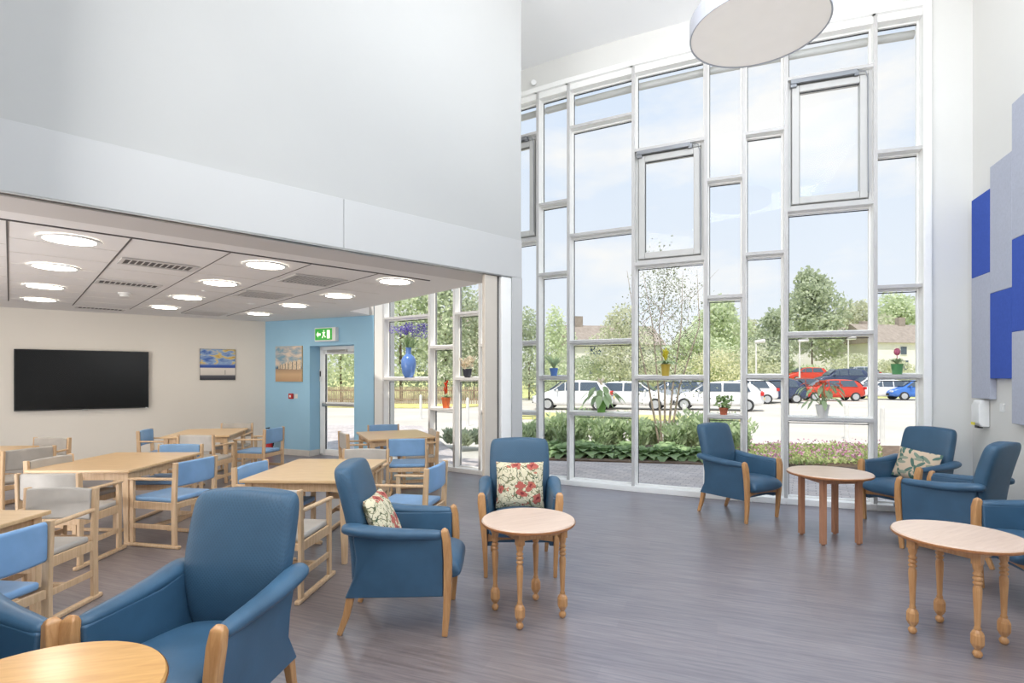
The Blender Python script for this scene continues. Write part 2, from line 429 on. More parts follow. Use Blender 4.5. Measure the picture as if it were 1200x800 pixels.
# curved curtain wall, facet by facet (bearing of each mullion, vanishing bearing of each facet)
P1049 = ((1049-600)/F*6.42, 6.42)
A = {}
A[1026] = plan_on(P1049, -1400, 1026); A[1084] = plan_on(P1049, -1400, 1084); A[1140] = plan_on(P1049, -1400, 1140)
A[921] = plan_on(A[1026], -1150, 921); A[872] = plan_on(A[921], -1100, 872); A[827] = plan_on(A[872], -1000, 827)
A[742] = plan_on(A[827], -750, 742); A[666] = plan_on(A[742], -600, 666); A[630] = plan_on(A[666], -500, 630)
A[595] = plan_on(A[630], -450, 595); A[562] = plan_on(A[595], -420, 562); A[532] = plan_on(A[562], -380, 532)
A[503] = plan_on(A[532], -370, 503); A[449] = plan_on(A[503], -370, 449); A[437] = plan_on(A[449], -370, 438)

def local(Pa, Pb):
    dx, dy = Pb[0]-Pa[0], Pb[1]-Pa[1]
    return math.hypot(dx, dy), math.atan2(dy, dx)

TOPZ = 5.93; GL = .13     # glazing sits GL behind the mullion noses
def bay(n, a, b, trans, vent=None, top=TOPZ, wide_right=False):
    """trans: list of (pixel y measured, pixel x) giving transom heights"""
    Pa, Pb = A[a], A[b]; L, rz = local(Pa, Pb)
    mb = MB()
    mw = .042
    mb.bx(-mw/2, mw/2, 0, .16, .06, top)                      # left mullion
    if wide_right: mb.bx(L-mw/2, L+mw/2, 0, .16, .06, top)
    zs = []
    for (y, px) in trans:
        Yp = on_seg(Pa, Pb, px)[1]; z = hz(y, Yp); zs.append(z)
        mb.bx(mw/2, L-mw/2, .004, .16, z-.02, z+.02)
    mb.bx(mw/2, L-mw/2, .0, .16, top-.10, top)                # head
    mb.bx(0, L, -.035, .16, 0, .075)                          # sill plinth
    mb.bx(-mw/2-.02, L+.0, -.05, .02, top-.015, top+.06)      # head cover
    edges = sorted([.075]+zs+[top-.10])
    # glazing beads around each light
    gaps = list(zip(edges[:-1], edges[1:]))
    for z0, z1 in gaps:
        z0 += .02 if z0 > .1 else 0; z1 -= .02 if z1 < top-.2 else 0
        if vent and z0 < vent < z1: continue
        w = .022
        mb.bx(mw/2, mw/2+w, GL-.02, GL+.03, z0, z1); mb.bx(L-mw/2-w, L-mw/2, GL-.02, GL+.03, z0, z1)
        mb.bx(mw/2+w, L-mw/2-w, GL-.02, GL+.03, z0, z0+w*.8); mb.bx(mw/2+w, L-mw/2-w, GL-.02, GL+.03, z1-w, z1)
    fr = mb.build('window_%d' % n, M['frame'], bevel=.004, seg=1, loc=(Pa[0], Pa[1], 0), rz=rz)
    tag(fr, kind='structure')
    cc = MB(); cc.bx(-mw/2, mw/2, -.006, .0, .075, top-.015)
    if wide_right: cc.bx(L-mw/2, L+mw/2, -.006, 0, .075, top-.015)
    cc.build('mullion_shade_cap', M['nose'], fr)  # thin grey strip added to carry the shade of the mullion front
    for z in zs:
        cc = MB(); cc.bx(mw/2, L-mw/2, -.002, .004, z-.02, z+.02); cc.build('transom_shade_cap', M['nose'], fr)  # same painted shade on the transom fronts
    g = MB()
    for z0, z1 in gaps:
        g.bx(mw/2, L-mw/2, GL+.004, GL+.010, z0, z1)
    g.build('pane', M['glass'], fr)
    k = MB()                                                   # dark gasket line round each light
    for z0, z1 in gaps:
        if vent and z0 < vent < z1: continue
        z0 += .02 if z0 > .1 else 0; z1 -= .02 if z1 < top-.2 else 0
        x0, x1 = mw/2+.022, L-mw/2-.022
        k.bx(x0, x0+.008, GL-.012, GL+.002, z0+.02, z1-.03); k.bx(x0, x1, GL-.012, GL+.002, z1-.045, z1-.035)
    k.build('gasket', M['gasket'], fr)
    hb = MB(); hb.tube([(mw/2, GL+.14, top-.17), (L-mw/2, GL+.14, top-.17)], .05, 10)
    hb.build('blind_housing', M['sash'], fr, smooth=True)
    if vent:
        z0, z1 = [g_ for g_ in gaps if g_[0] < vent < g_[1]][0]; z0 += .02; z1 -= .02
        x0, x1 = mw/2, L-mw/2; sw = .085
        s = MB()
        s.bx(x0, x0+.04, .05, .16, z0, z1); s.bx(x1-.04, x1, .05, .16, z0, z1); s.bx(x0+.04, x1-.04, .05, .16, z0, z0+.04); s.bx(x0+.04, x1-.04, .05, .16, z1-.05, z1)
        so = s.build('opening_window_frame', M['sash'], fr, bevel=.004, seg=1)
        s = MB(); q = .05
        s.bx(x0+q, x0+q+sw, .02, .13, z0+q, z1-q-.02); s.bx(x1-q-sw, x1-q, .02, .13, z0+q, z1-q-.02)
        s.bx(x0+q+sw, x1-q-sw, .02, .13, z0+q, z0+q+sw); s.bx(x0+q+sw, x1-q-sw, .02, .13, z1-q-.02-sw, z1-q-.02)
        s.build('sash', M['sash'], so, bevel=.008, seg=2)
        s = MB(); e = q+sw
        s.bx(x0+e, x1-e, .055, .06, z1-e-.03, z1-e-.02); s.bx(x0+e, x0+e+.008, .055, .06, z0+e, z1-e-.02)
        s.build('gasket', M['gasket'], so)
        s = MB(); s.bx(x0+.03, x1-.17, -.03, .03, z1-.06, z1-.005); s.bx(x0+.03, x0+.10, -.02, .05, z1-.10, z1-.05)
        s.bx(x1-.20, x1-.15, -.02, .04, z1-.08, z1-.02)
        s.build('actuator', M['actuator'], so, bevel=.005)
        s = MB(); s.tube([(x1-.16, .0, z1-.02), (x1-.08, .0, z1-.04), (x1-.055, .01, z1-.12), (x1-.05, .015, z0+.1)], .006, 6)
        s.build('cable', M['actuator'], so, smooth=True)
    return fr, zs

WIN = {}
WIN[1] = bay(1, 449, 503, [(371, 476), (443.6, 476)])
WIN[2] = bay(2, 503, 532, [(406, 520), (479.5, 520)])
WIN[3] = bay(3, 532, 562, [(366, 548), (443.6, 548)])
WIN[4] = bay(4, 562, 595, [(404, 567), (482, 567)])
WIN[5] = bay(5, 595, 630, [(157, 621), (281, 621), (401, 621), (484, 621)], vent=hz(220, 8.4))
WIN[6] = bay(6, 630, 666, [(237, 648), (320, 648), (442, 648)])
WIN[7] = bay(7, 666, 742, [(141, 704), (271, 704), (399.5, 704), (485, 704)])
WIN[8] = bay(8, 742, 827, [(169, 785), (306, 785), (442, 785)], vent=hz(240, 7.4))
WIN[9] = bay(9, 827, 872, [(208, 849), (347, 849), (488, 849)])
WIN[10] = bay(10, 872, 921, [(153, 896), (296, 896), (441, 896)])
WIN[11] = bay(11, 921, 1026, [(84, 975), (241, 975), (390, 975), (491.5, 975)], vent=hz(160, 6.75))
WIN[12] = bay(12, 1026, 1084, [(175, 1055), (335, 1055), (440.5, 1055)], wide_right=True)

def wallseg(name, Pa, Pb, z0, z1, m, th=.3, x0=0, x1=None):
    L, rz = local(Pa, Pb)
    mb = MB(); mb.bx(x0, L if x1 is None else x1, 0, th, z0, z1)
    o = mb.build(name, m, loc=(Pa[0], Pa[1], 0), rz=rz); tag(o, kind='structure'); return o

CZ = 6.35; DZ = 2.75
# wall above and beside the glazing
w = MB()
seq = [A[i] for i in (437, 449, 503, 532, 562, 595, 630, 666, 742, 827, 872, 921, 1026, 1084, 1140)]
for a, b in zip(seq[:-1], seq[1:]):
    L, rz = local(a, b)
    Mx = Matrix.Translation((a[0], a[1], 0)) @ Matrix.Rotation(rz, 4, 'Z')
    z0 = TOPZ+.0
    if a is A[1084] or a is A[437]: z0 = 0
    ex_ = .3 if b is A[1140] else 0
    w.box((L/2+ex_/2, .15+.002, (z0+CZ)/2), ((L+.02 if z0 else L-.03)+ex_, .3, CZ-z0), M=Mx)
tag(w.build('wall_window_side', M['wall']), kind='structure')
# soft frame trim right jamb
L84, rz84 = local(A[1084], A[1140])
t = MB(); t.bx(-.03, .055, -.05, .0, 0, TOPZ+.06); tag(t.build('trim_1', M['frame'], loc=(A[1084][0], A[1084][1], 0), rz=rz84, bevel=.01), kind='structure')

# right wall
RWD = (-.354, -.935)
RC = A[1140]
RE = (RC[0]+RWD[0]*11.0, RC[1]+RWD[1]*11.0)
wallseg('wall_right', RC, RE, 0, CZ, M['wall'])
t = MB(); Lr, rzr = local(RC, RE); t.bx(.0, Lr, -.015, 0, 0, .12)
tag(t.build('baseboard_right', M['skirt'], loc=(RC[0], RC[1], 0), rz=rzr, bevel=.004), kind='structure')

# blue wall with the door, cream wall with the television
BW0 = (-5.17, 11.36); BW1 = (A[437][0], A[437][1])
def on_bw(px): return on_seg(BW0, BW1, px)
LB, rzb = local(BW0, BW1)
da = on_bw(363); db = on_bw(415)
xa = math.hypot(da[0]-BW0[0], da[1]-BW0[1]); xb = math.hypot(db[0]-BW0[0], db[1]-BW0[1])
DH = 2.21
mb = MB(); mb.bx(-.3, xa, 0, .35, 0, CZ); mb.bx(xb, LB-.005, 0, .35, 0, CZ) ; mb.bx(xa, xb, 0, .35, DH, CZ)
tag(mb.build('wall_blue', M['blue_wall'], loc=(BW0[0], BW0[1], 0), rz=rzb), kind='structure')
mb = MB(); mb.bx(xa+.02, LB, -.006, 0, DZ+.004, CZ)
tag(mb.build('trim_2', M['wall'], loc=(BW0[0], BW0[1], 0), rz=rzb), kind='structure')
mb = MB(); mb.bx(0, xa, -.015, 0, 0, .12); mb.bx(xb, LB, -.015, 0, 0, .12); mb.bx(xa, xa+.015, 0, .26, 0, .12)
tag(mb.build('baseboard_blue', M['skirt'], loc=(BW0[0], BW0[1], 0), rz=rzb, bevel=.004), kind='structure')
# door
d = MB(); y0, y1 = .27, .33; x0, x1 = xa+.005, xb-.005
d.bx(x0, x0+.07, y0, y1, 0, DH); d.bx(x1-.07, x1, y0, y1, 0, DH); d.bx(x0, x1, y0, y1, DH-.07, DH); d.bx(x0, x1, y0, y1, 0, .03)
door = d.build('door_1', M['frame'], loc=(BW0[0], BW0[1], 0), rz=rzb, bevel=.004); tag(door, kind='structure')
d = MB(); a0, a1 = x0+.075, x1-.075
d.bx(a0, a0+.07, y0+.0, y1, .03, DH-.075); d.bx(a1-.07, a1, y0, y1, .03, DH-.075); d.bx(a0, a1, y0, y1, DH-.16, DH-.075); d.bx(a0, a1, y0, y1, .03, .12); d.bx(a0, a1, y0, y1, 1.0, 1.08)
leaf_ = d.build('door_leaf', M['frame'], door, bevel=.004)
d = MB(); d.bx(a0+.07, a1-.07, y0+.03, y0+.036, .12, DH-.16); d.build('door_glass', M['glass'], leaf_)
d = MB(); d.bx(a0+.07, a0+.08, y0, y0+.028, .12, DH-.16); d.build('gasket', M['gasket'], leaf_)
d = MB(); d.bx(a0+.02, a1-.02, y0-.05, y0-.02, 1.0, 1.05); d.bx(a0+.02, a0+.08, y0-.05, y0, .99, 1.06); d.build('push_bar', M['alu'], leaf_, bevel=.008)
d = MB(); d.bx(a0+.15, a0+.65, y0-.05, y0, DH-.13, DH-.075); d.tube([(a0+.2, y0-.03, DH-.12), (a0+.45, y0-.12, DH-.12), (a1-.1, y0-.03, DH-.13)], .01, 6); d.build('door_closer', M['alu'], leaf_, bevel=.004)
d = MB(); d.bx(x0+.005, x0+.06, y0-.02, y0, 1.5, 1.74); lk = d.build('door_lock', M['white_pl'], door, bevel=.006)
d = MB(); d.bx(x0+.018, x0+.046, y0-.026, y0-.019, 1.60, 1.71); d.build('keypad', M['bezel'], lk, bevel=.002)

TW1 = BW0; TW0 = plan_on(BW0, 1480, -260)
wallseg('wall_television', TW0, TW1, 0, 3.2, M['cream'])
LT, rzt = local(TW0, TW1)
t = MB(); t.bx(0, LT, -.015, 0, 0, .12); tag(t.build('baseboard_television', M['skirt'], loc=(TW0[0], TW0[1], 0), rz=rzt, bevel=.004), kind='structure')

# bulkhead over the folding-partition opening
BK1 = (.12, 6.36); BKd = (-.7335, -.6797)
BK0 = (BK1[0]+BKd[0]*13.5, BK1[1]+BKd[1]*13.5)
LK, rzk = local(BK0, BK1)
FZ = 3.19
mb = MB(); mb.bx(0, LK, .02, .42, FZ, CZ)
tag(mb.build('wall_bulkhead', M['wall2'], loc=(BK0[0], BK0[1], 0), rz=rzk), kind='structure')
def kx_(px):
    p = on_seg(BK0, BK1, px); return math.hypot(p[0]-BK0[0], p[1]-BK0[1])
mb = MB()
jx = [LK-.004, kx_(403)]
while jx[-1] > 0: jx.append(jx[-1]-3.6)
for p, q in zip(jx[1:], jx[:-1]): mb.bx(max(0, p)+.002, q-.002, 0, .12, DZ, FZ)
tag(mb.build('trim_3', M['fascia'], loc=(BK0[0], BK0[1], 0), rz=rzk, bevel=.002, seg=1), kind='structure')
mb = MB(); mb.bx(0, LK-.1, .01, .03, DZ-.012, DZ); mb.bx(0, LK-.1, .065, .085, DZ-.012, DZ); mb.bx(0, LK-.1, .0, .11, DZ-.003, DZ+.0)
tag(mb.build('trim_4', M['alu'], loc=(BK0[0], BK0[1], 0), rz=rzk), kind='structure')
mb = MB(); mb.bx(0, LK-.1, .032, .063, DZ-.007, DZ-.0035); tag(mb.build('trim_5', M['gap'], loc=(BK0[0], BK0[1], 0), rz=rzk), kind='structure')
# end pier of the partition
def kx(px):  # distance along the bulkhead for a bearing
    p = on_seg(BK0, BK1, px); return math.hypot(p[0]-BK0[0], p[1]-BK0[1])
x568, x586, x590, x600 = kx(568), kx(585), kx(588.5), kx(600)
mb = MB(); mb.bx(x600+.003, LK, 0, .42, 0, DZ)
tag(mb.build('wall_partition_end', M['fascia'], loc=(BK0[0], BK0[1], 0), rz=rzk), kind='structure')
mb = MB(); mb.bx(x590, x600, .01, .2, 0, DZ-.013)
tag(mb.build('trim_6', M['frame'], loc=(BK0[0], BK0[1], 0), rz=rzk, bevel=.01), kind='structure')
mb = MB(); mb.bx(x586, x590, .06, .2, 0, DZ-.013)
tag(mb.build('trim_7', M['gap'], loc=(BK0[0], BK0[1], 0), rz=rzk), kind='structure')
fp = empty('folding_partition', (BK0[0], BK0[1], 0), rzk)
tag(fp, 'stacked pale beige folding partition panels standing against the white end post', 'partition')
for i in range(2):
    mb = MB(); mb.bx(x568+.03+.02*i, x586-.002, .03+.04*i, .065+.04*i, .01, DZ-.013); mb.build('panel', M['tan'], fp, bevel=.006)
# return wall from the pier back to the glazing (inside the ray of the pier)
RT = (.05, 6.55); GT = on_seg(A[595], A[630], 606)
wallseg('wall_return', (RT[0]-.15, RT[1]+.2), (GT[0]-.06, GT[1]-.0), 0, CZ, M['wall'], th=.12)
# closing wall of the dining area and shell behind the camera
DL0 = (BK0[0]-3.0, BK0[1]+3.0)
wallseg('wall_dining_left', (TW0[0]-4.0, TW0[1]-6.0), TW0, 0, 3.2, M['cream'])

# ------------------------------------------------------------------ floor, ceilings, outside ground
mb = MB(); poly = [A[1140], A[1084], A[1026], A[921], A[872], A[827], A[742], A[666], A[630], A[595], A[562], A[532], A[503], A[449], A[437]]
pts = [(p[0], p[1], 0) for p in poly] + [(db[0]+.15, db[1]+.33, 0), (da[0]+.15, da[1]+.33, 0), (BW0[0], BW0[1]+.02, 0), (TW0[0]-.02, TW0[1], 0), (TW0[0]-4, TW0[1]-6, 0), (-13, -5, 0), (RE[0], -5, 0), (RE[0], RE[1], 0)]
pts = [(p[0], p[1]+.0, -.1) for p in pts]
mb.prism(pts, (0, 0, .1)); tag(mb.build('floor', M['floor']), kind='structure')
mb = MB(); cpoly = [(p[0]*1.025, p[1]*1.025) for p in [A[1140], A[1084], A[1026], A[921], A[872], A[827], A[742], A[666], A[630], A[595]]]
cpoly = [(RE[0]+.2, -4.5), (RC[0]+.25, RC[1])] + cpoly + [(-.25, 8.7), (BK1[0]-.2, BK1[1]+.3), (BK0[0]-.2, BK0[1]+.4), (BK0[0], -4.5)]
mb.prism([(p[0], p[1], CZ) for p in cpoly], (0, 0, .3))
tag(mb.build('ceiling', M['ceil']), kind='structure')
# the roof over the dining wing: blocks the sun, never higher than the bulkhead wall
C1 = (-2.86, 9.55); C2 = (-2.66, 10.10)
inward = (-BKd[1], BKd[0])
def kpt(x, y):  # bulkhead local -> world
    c, s = math.cos(rzk), math.sin(rzk); return (BK0[0]+c*x-s*y, BK0[1]+s*x+c*y)
E0 = kpt(0, .08); E1 = kpt(x600, .08)
cp = [E0, E1, C1, C2, (-2.75, 10.42), (BW0[0]+.1, BW0[1]+.1), (TW0[0]-.1, TW0[1]+.1), (-14, 2), (-14, -4)]
mb = MB(); mb.prism([(p[0], p[1], DZ) for p in cp], (0, 0, .25))
cd = mb.build('ceiling_dining', M['tile']); tag(cd, kind='structure')
mb = MB(); mb.prism([(p[0], p[1], 3.2) for p in [kpt(0, .4), kpt(LK-.2, .4), (-2.0, 8.2), (-3.4, 9.6), (-5.3, 11.6), (TW0[0]-.1, TW0[1]+.2), (-16, 2), (-16, -4)]], (0, 0, .2))
tag(mb.build('ceiling_roof_slab', M['ceil']), kind='structure')
# the plain plaster margin (beige soffit) and tile joints, in bulkhead coordinates
mb = MB(); SW = .55
def kpx(px, row):   # along-bulkhead coordinate of a grid line met on the inner shadow line
    return 0
mb.bx(0, x600, .125, SW, DZ-.006, DZ-.001)
tag(mb.build('trim_8', M['soffit'], loc=(BK0[0], BK0[1], 0), rz=rzk), kind='structure')
def kinv(X, Y):
    c, s = math.cos(rzk), math.sin(rzk); dx, dy = X-BK0[0], Y-BK0[1]; return (c*dx+s*dy, -s*dx+c*dy)
def cpt(px, py, z=DZ):
    Y = (z-H)*F/(441-py); return kinv(ray(px)*Y, Y)
gx = [cpt(8, 257)[0], cpt(160, 277)[0], cpt(277, 295)[0], cpt(374, 307)[0], cpt(514, 326)[0]]
g0 = cpt(8, 257)[1]
mod = (gx[3]-gx[1])/2
mb = MB(); jy1 = g0+5.8
mb.bx(gx[0]-8, gx[4], g0-.012, g0+.012, DZ-.008, DZ+.0)           # shadow gap
for i, x in enumerate([gx[0]-2*mod, gx[0]-mod, gx[0], gx[0]+mod, gx[0]+2*mod, gx[0]+3*mod, gx[0]+4*mod]):
    ww = .012 if i in (2, 3) else .006
    mb.bx(x-ww/2, x+ww/2, g0, jy1, DZ-.005, DZ)
tag(mb.build('trim_9', M['gap'], loc=(BK0[0], BK0[1], 0), rz=rzk), kind='structure')
mb = MB()
for j in range(1, 9):
    for i in range(0, 7):
        x = gx[0]+(i-2)*mod; yy = g0+j*.68+(0.34 if i % 2 else 0)
        if yy < jy1: mb.bx(x+.01, x+mod-.01, yy-.0025, yy+.0025, DZ-.003, DZ)
tag(mb.build('trim_10', M['skirt'], loc=(BK0[0], BK0[1], 0), rz=rzk), kind='structure')
# back and left shell of the hall, behind the camera
mb = MB(); mb.bx(-9.5, -9.3, -4.5, 1.0, 3.3, CZ); tag(mb.build('wall_rear_left', M['wall']), kind='structure')

mb = MB(); mb.bx(-14, -.4, -4.7, -4.5, 0, CZ); tag(mb.build('wall_rear', M['wall']), kind='structure')  # unseen wall added to cut sky light on the bulkhead
# ground outside
def slab(name, pts, z, m, th=.05):
    mb = MB(); mb.prism([(p[0], p[1], z-th) for p in pts], (0, 0, th)); return tag(mb.build(name, m), kind='structure')
slab('ground', [(-150, -40), (150, -40), (150, 46), (-150, 46)], -.13, M['asphalt'])
mb = MB(); mb.prism([(-150, 42, -.2), (-150, 60, 1.2), (-150, 160, 3.0), (-150, 160, -1), (-150, 42, -1)], (300, 0, 0))
tag(mb.build('bank', M['hillgrass']), kind='structure')
slab('terrace_paving', [(-16, 12), (-5, 8.5), (10, 5.5), (16, 6), (16, 9.0), (6.5, 9.3), (3, 10.1), (-1, 10.8), (-3, 18), (-16, 19)], -.03, M['paver'], .09)
slab('bed_soil', [(-.2, 10.75), (3, 10.15), (6.5, 9.35), (12, 9.1), (12, 12.2), (6, 13), (0, 13.2)], -.01, M['soil'], .1)
slab('grass_verge', [(-.5, 22), (9, 20.5), (9, 22.5), (-.5, 26)], -.07, M['lawn'])
slab('lawn', [(-30, 33), (-3, 29), (-1, 33), (-30, 38)], -.07, M['lawn'])

# ------------------------------------------------------------------ armchair
def make_armchair():
    r = empty('armchair')
    # seat cushion
    mb = MB(); rings = []
    for y, hw, zt, zb in ((-.22, .20, .455, .34), (-.10, .218, .475, .33), (.10, .236, .492, .325), (.26, .25, .492, .32), (.34, .253, .478, .325), (.385, .252, .45, .34), (.40, .24, .41, .365)):
        rings.append([(hw, y, zb+.03), (hw, y, zt-.045), (hw*.86, y, zt-.008), (0, y, zt+.008), (-hw*.86, y, zt-.008), (-hw, y, zt-.045), (-hw, y, zb+.03), (-hw*.86, y, zb), (0, y, zb), (hw*.86, y, zb)])
    mb.loft(rings); mb.build('seat', M['blue'], r, sub=2)
    # back
    mb = MB(); rings = []
    for z, yc, hw, th in ((.24, -.285, .215, .05), (.40, -.255, .225, .09), (.62, -.25, .268, .125), (.80, -.29, .272, .125), (.93, -.328, .270, .125), (.985, -.343, .264, .12), (1.015, -.351, .250, .105), (1.03, -.355, .222, .07)):
        k = .03
        rings.append([(hw, yc-th/2+k, z), (hw, yc+th/2-k, z), (hw-k, yc+th/2, z), (hw*.5, yc+th/2+.008, z), (0, yc+th/2+.010, z+.006), (-hw*.5, yc+th/2+.008, z), (-hw+k, yc+th/2, z), (-hw, yc+th/2-k, z), (-hw, yc-th/2+k, z), (-hw+k, yc-th/2, z), (0, yc-th/2-.005, z+.006), (hw-k, yc-th/2, z)])
    if True:
        rings = [[(x, y, z+(.016*(1-(x/.27)**2) if z > .9 else 0)) for x, y, z in rg] for rg in rings]
    mb.loft(rings); mb.build('backrest', M['bluew'], r, sub=2)
    for s in (-1, 1):
        # side panel with rolled top
        mb = MB()
        out = [(.295, .245), (.295, .63), (.10, .635), (-.08, .635), (-.235, .665), (-.26, .61), (-.245, .48), (-.262, .36), (-.315, .235)]
        def X(y, z):
            return .262+.028*(y+.3)/.6+.038*max(0, (z-.30)/.35)+(.02 if (y < -.2 and z < .3) else 0)
        A1 = [Vector((s*X(y, z), y, z)) for y, z in out]; 
        ia = [mb.bm.verts.new(p) for p in A1]; ib = [mb.bm.verts.new(p-Vector((s*.062, 0, 0))) for p in A1]
        mb._f(ia); mb._f(ib[::-1])
        for i in range(len(ia)): mb._f([ia[i], ia[(i+1) % len(ia)], ib[(i+1) % len(ia)], ib[i]])
        ao = mb.build('arm_panel', M['blue'], r, bevel=.012, seg=3)
        mb = MB(); rings = []
        for y, xc, zc, hw, hh in ((.300, .283, .630, .034, .028), (.24, .283, .633, .042, .033), (.08, .283, .634, .050, .037), (-.08, .284, .642, .058, .040), (-.20, .287, .660, .066, .042), (-.28, .288, .672, .062, .040), (-.33, .276, .670, .035, .026)):
            rings.append([(s*(xc+.018+hw*math.cos(a)), y, zc+hh*math.sin(a)) for a in [2*PI*i/10 for i in range(10)]])
        mb.loft(rings); mb.build('arm_pad', M['blue'], r, sub=1)
        # front leg: facing plus leg in one curved piece
        mb = MB()
        P = [(s*.276, .300, 0), (s*.279, .312, .15), (s*.286, .320, .32), (s*.298, .322, .48), (s*.309, .315, .60), (s*.311, .303, .655), (s*.311, .292, .672)]
        mb.bar(P, [.030, .036, .044, .056, .064, .056, .03], [.036, .044, .050, .050, .046, .042, .025], side=(1, 0, 0))
        mb.build('leg', M['beech'], r, bevel=.008, seg=3)
        mb = MB(); P = [(s*.245, -.355, 0), (s*.25, -.31, .12), (s*.252, -.275, .27)]
        mb.bar(P, [.030, .036, .042], [.032, .042, .05], side=(1, 0, 0)); mb.build('leg', M['beech'], r, bevel=.006)
    mb = MB(); mb.prism([(-.262, .31, .345), (.262, .31, .345), (.262, .31, .285), (.15, .31, .30), (0, .31, .306), (-.15, .31, .30), (-.262, .31, .285)], (0, -.025, 0))
    mb.build('front_rail', M['beech'], r, bevel=.004)
    mb = MB(); mb.bx(-.235, .235, -.27, .285, .27, .335); mb.build('seat_base', M['blue'], r, bevel=.01)
    return r
AC = make_armchair(); ac_used = [0]
def armchair(x, y, fx, fy, label):
    rz = math.atan2(fy, fx)-PI/2
    tag(AC, cat='armchair')
    if not ac_used[0]:
        ac_used[0] = 1; AC.location = (x, y, 0); AC.rotation_euler = (0, 0, rz); o = AC
    else: o = dup(AC, (x, y, 0), rz)
    return tag(o, label, 'armchair', 'blue armchairs around the low tables')

armchair(-1.36, 2.36, -.13, -1, 'blue armchair in the left foreground facing the camera behind the honey-coloured round table')
armchair(-2.17, 1.92, .91, -.41, 'blue armchair cut off at the lower left corner, only its arm in view')
armchair(-.72, 3.61, 1, .02, 'blue armchair seen side on with a floral cushion, facing right beside the turned-leg table')
armchair(.068, 4.62, .0, -1, 'blue armchair facing the camera behind the turned-leg round table, floral cushion on it')
armchair(2.62, 6.28, .52, -.85, 'blue armchair with no cushion by the tall window, left of the square-legged table')
armchair(4.34, 5.93, -.94, -.34, 'blue armchair in the corner holding the leaf print cushion')
armchair(4.02, 4.92, -.50, .87, 'blue armchair turned away toward the window, between corner armchair and right table')
armchair(3.79, 3.77, -.97, .20, 'blue armchair cut off by the right edge behind the right turned-leg table')

# cushions
def cushion(name, w, h, t, m, loc, rot, label):
    mb = MB(); n = 12; V = {}
    for sd in (1, -1):
        for i in range(n+1):
            for j in range(n+1):
                u = i/n*2-1; v = j/n*2-1
                k = max(0, (1-u**4)*(1-v**4))**.5
                px = u*(1-.05*(1-v*v)); pz = v*(1-.05*(1-u*u))
                if k < 1e-6 and sd == -1: V[(sd, i, j)] = V[(1, i, j)]
                else: V[(sd, i, j)] = mb.bm.verts.new((px*w/2, sd*t/2*k, pz*h/2))
    for sd in (1, -1):
        for i in range(n):
            for j in range(n):
                q = [V[(sd, i, j)], V[(sd, i+1, j)], V[(sd, i+1, j+1)], V[(sd, i, j+1)]]
                mb._f(q if sd < 0 else q[::-1])
    o = mb.build(name, m, smooth=True, loc=loc); o.rotation_euler = rot
    return tag(o, label, 'cushion')
cushion('cushion', .42, .40, .12, M['floral'], (.068, 4.735, .655), (math.radians(-14), math.radians(0), 0), 'square floral cushion upright on the armchair behind the round table')
cushion('cushion', .42, .40, .12, M['floral'], (-.845, 3.58, .64), (math.radians(-24), 0, math.radians(90)), 'floral cushion slumped in the side-on armchair left of the round table')
cushion('cushion', .46, .34, .11, M['leafy'], (4.44, 5.95, .625), (math.radians(-16), math.radians(6), math.atan2(-.34, -.94)+PI/2), 'beige cushion printed with green leaves in the corner armchair')

# ------------------------------------------------------------------ round tables
def round_table(x, y, rot, label, topr=.32, z=.64, turned=True, off=.165, topmat='ttop3', legmat='beech', name='round_table'):
    r = empty(name, (x, y, 0), rot); tag(r, label, 'table', 'small round tables')
    mb = MB(); mb.lathe([(topr-.012, z-.026), (topr, z-.018), (topr, z-.008), (topr-.006, z)], n=56)
    mb.build('tabletop', [M[topmat]], r, bevel=0, smooth=False)
    mb = MB(); mb.lathe([(topr+.0015, z-.020), (topr+.0035, z-.014), (topr+.0015, z-.008)], n=56, cap=False); mb.lathe([(topr-.06, z-.0275), (topr-.004, z-.0275), (topr+.0015, z-.020)], n=56, cap=False)
    mb.build('edge_band', M['edge'], r, smooth=True)
    mb = MB()
    for i in range(4):
        a = i*PI/2
        c = Vector((math.cos(a), math.sin(a), 0))*off; s_ = Vector((-math.sin(a), math.cos(a), 0))
        mb.box((c.x, c.y, z-.058), (.018, off*2-.03, .055), rz=a)
    mb.build('apron', M[legmat], r, bevel=.003)
    for sx in (-1, 1):
        for sy in (-1, 1):
            mb = MB(); c = (sx*off, sy*off, 0)
            if turned:
                zt = z-.028
                mb.box((c[0], c[1], zt-.04), (.046, .046, .08))
                mb.lathe([(.012, .0), (.019, .006), (.0245, .02), (.021, .034), (.013, .042), (.014, .052)], c, 16)
                pr = [(.014, .155), (.019, .165), (.014, .178), (.015, .19), (.017, .26), (.0205, .33), (.0225, .375), (.022, .395), (.0155, .412), (.0225, .420), (.0225, .428), (.0155, .436), (.0235, .445), (.0235, .455), (.0155, .463), (.0225, .471), (.0225, .479), (.016, .488), (.022, .505), (.0245, .525), (.022, .542), (.015, .552), (.025, zt-.078)]
                mb.lathe(pr, c, 18)
                lg = mb.build('leg', M[legmat], r, smooth=True, crisp=60)
                mb = MB(); mb.lathe([(.014, .046), (.0265, .066), (.034, .082), (.034, .130), (.027, .146), (.015, .160)], c, 8); mb.build('turned_block', M[legmat], lg)
            else:
                mb.lathe([(.019, 0), (.019, .008)], c, 10)
                mb.box((c[0], c[1], (z-.03+.008)/2+.004), (.048, .048, z-.036))
                mb.build('leg', M[legmat], r, bevel=.005)
    return r
round_table(.11, 3.66, math.radians(30), 'round table with turned legs in the middle, in front of the floral cushion armchair', .315)
round_table(2.72, 3.31, math.radians(28), 'round table with turned legs near the right edge', .335)
round_table(-1.46, 1.60, math.radians(15), 'honey-coloured round table cut off by the lower left corner', .375, topmat='ttop2')
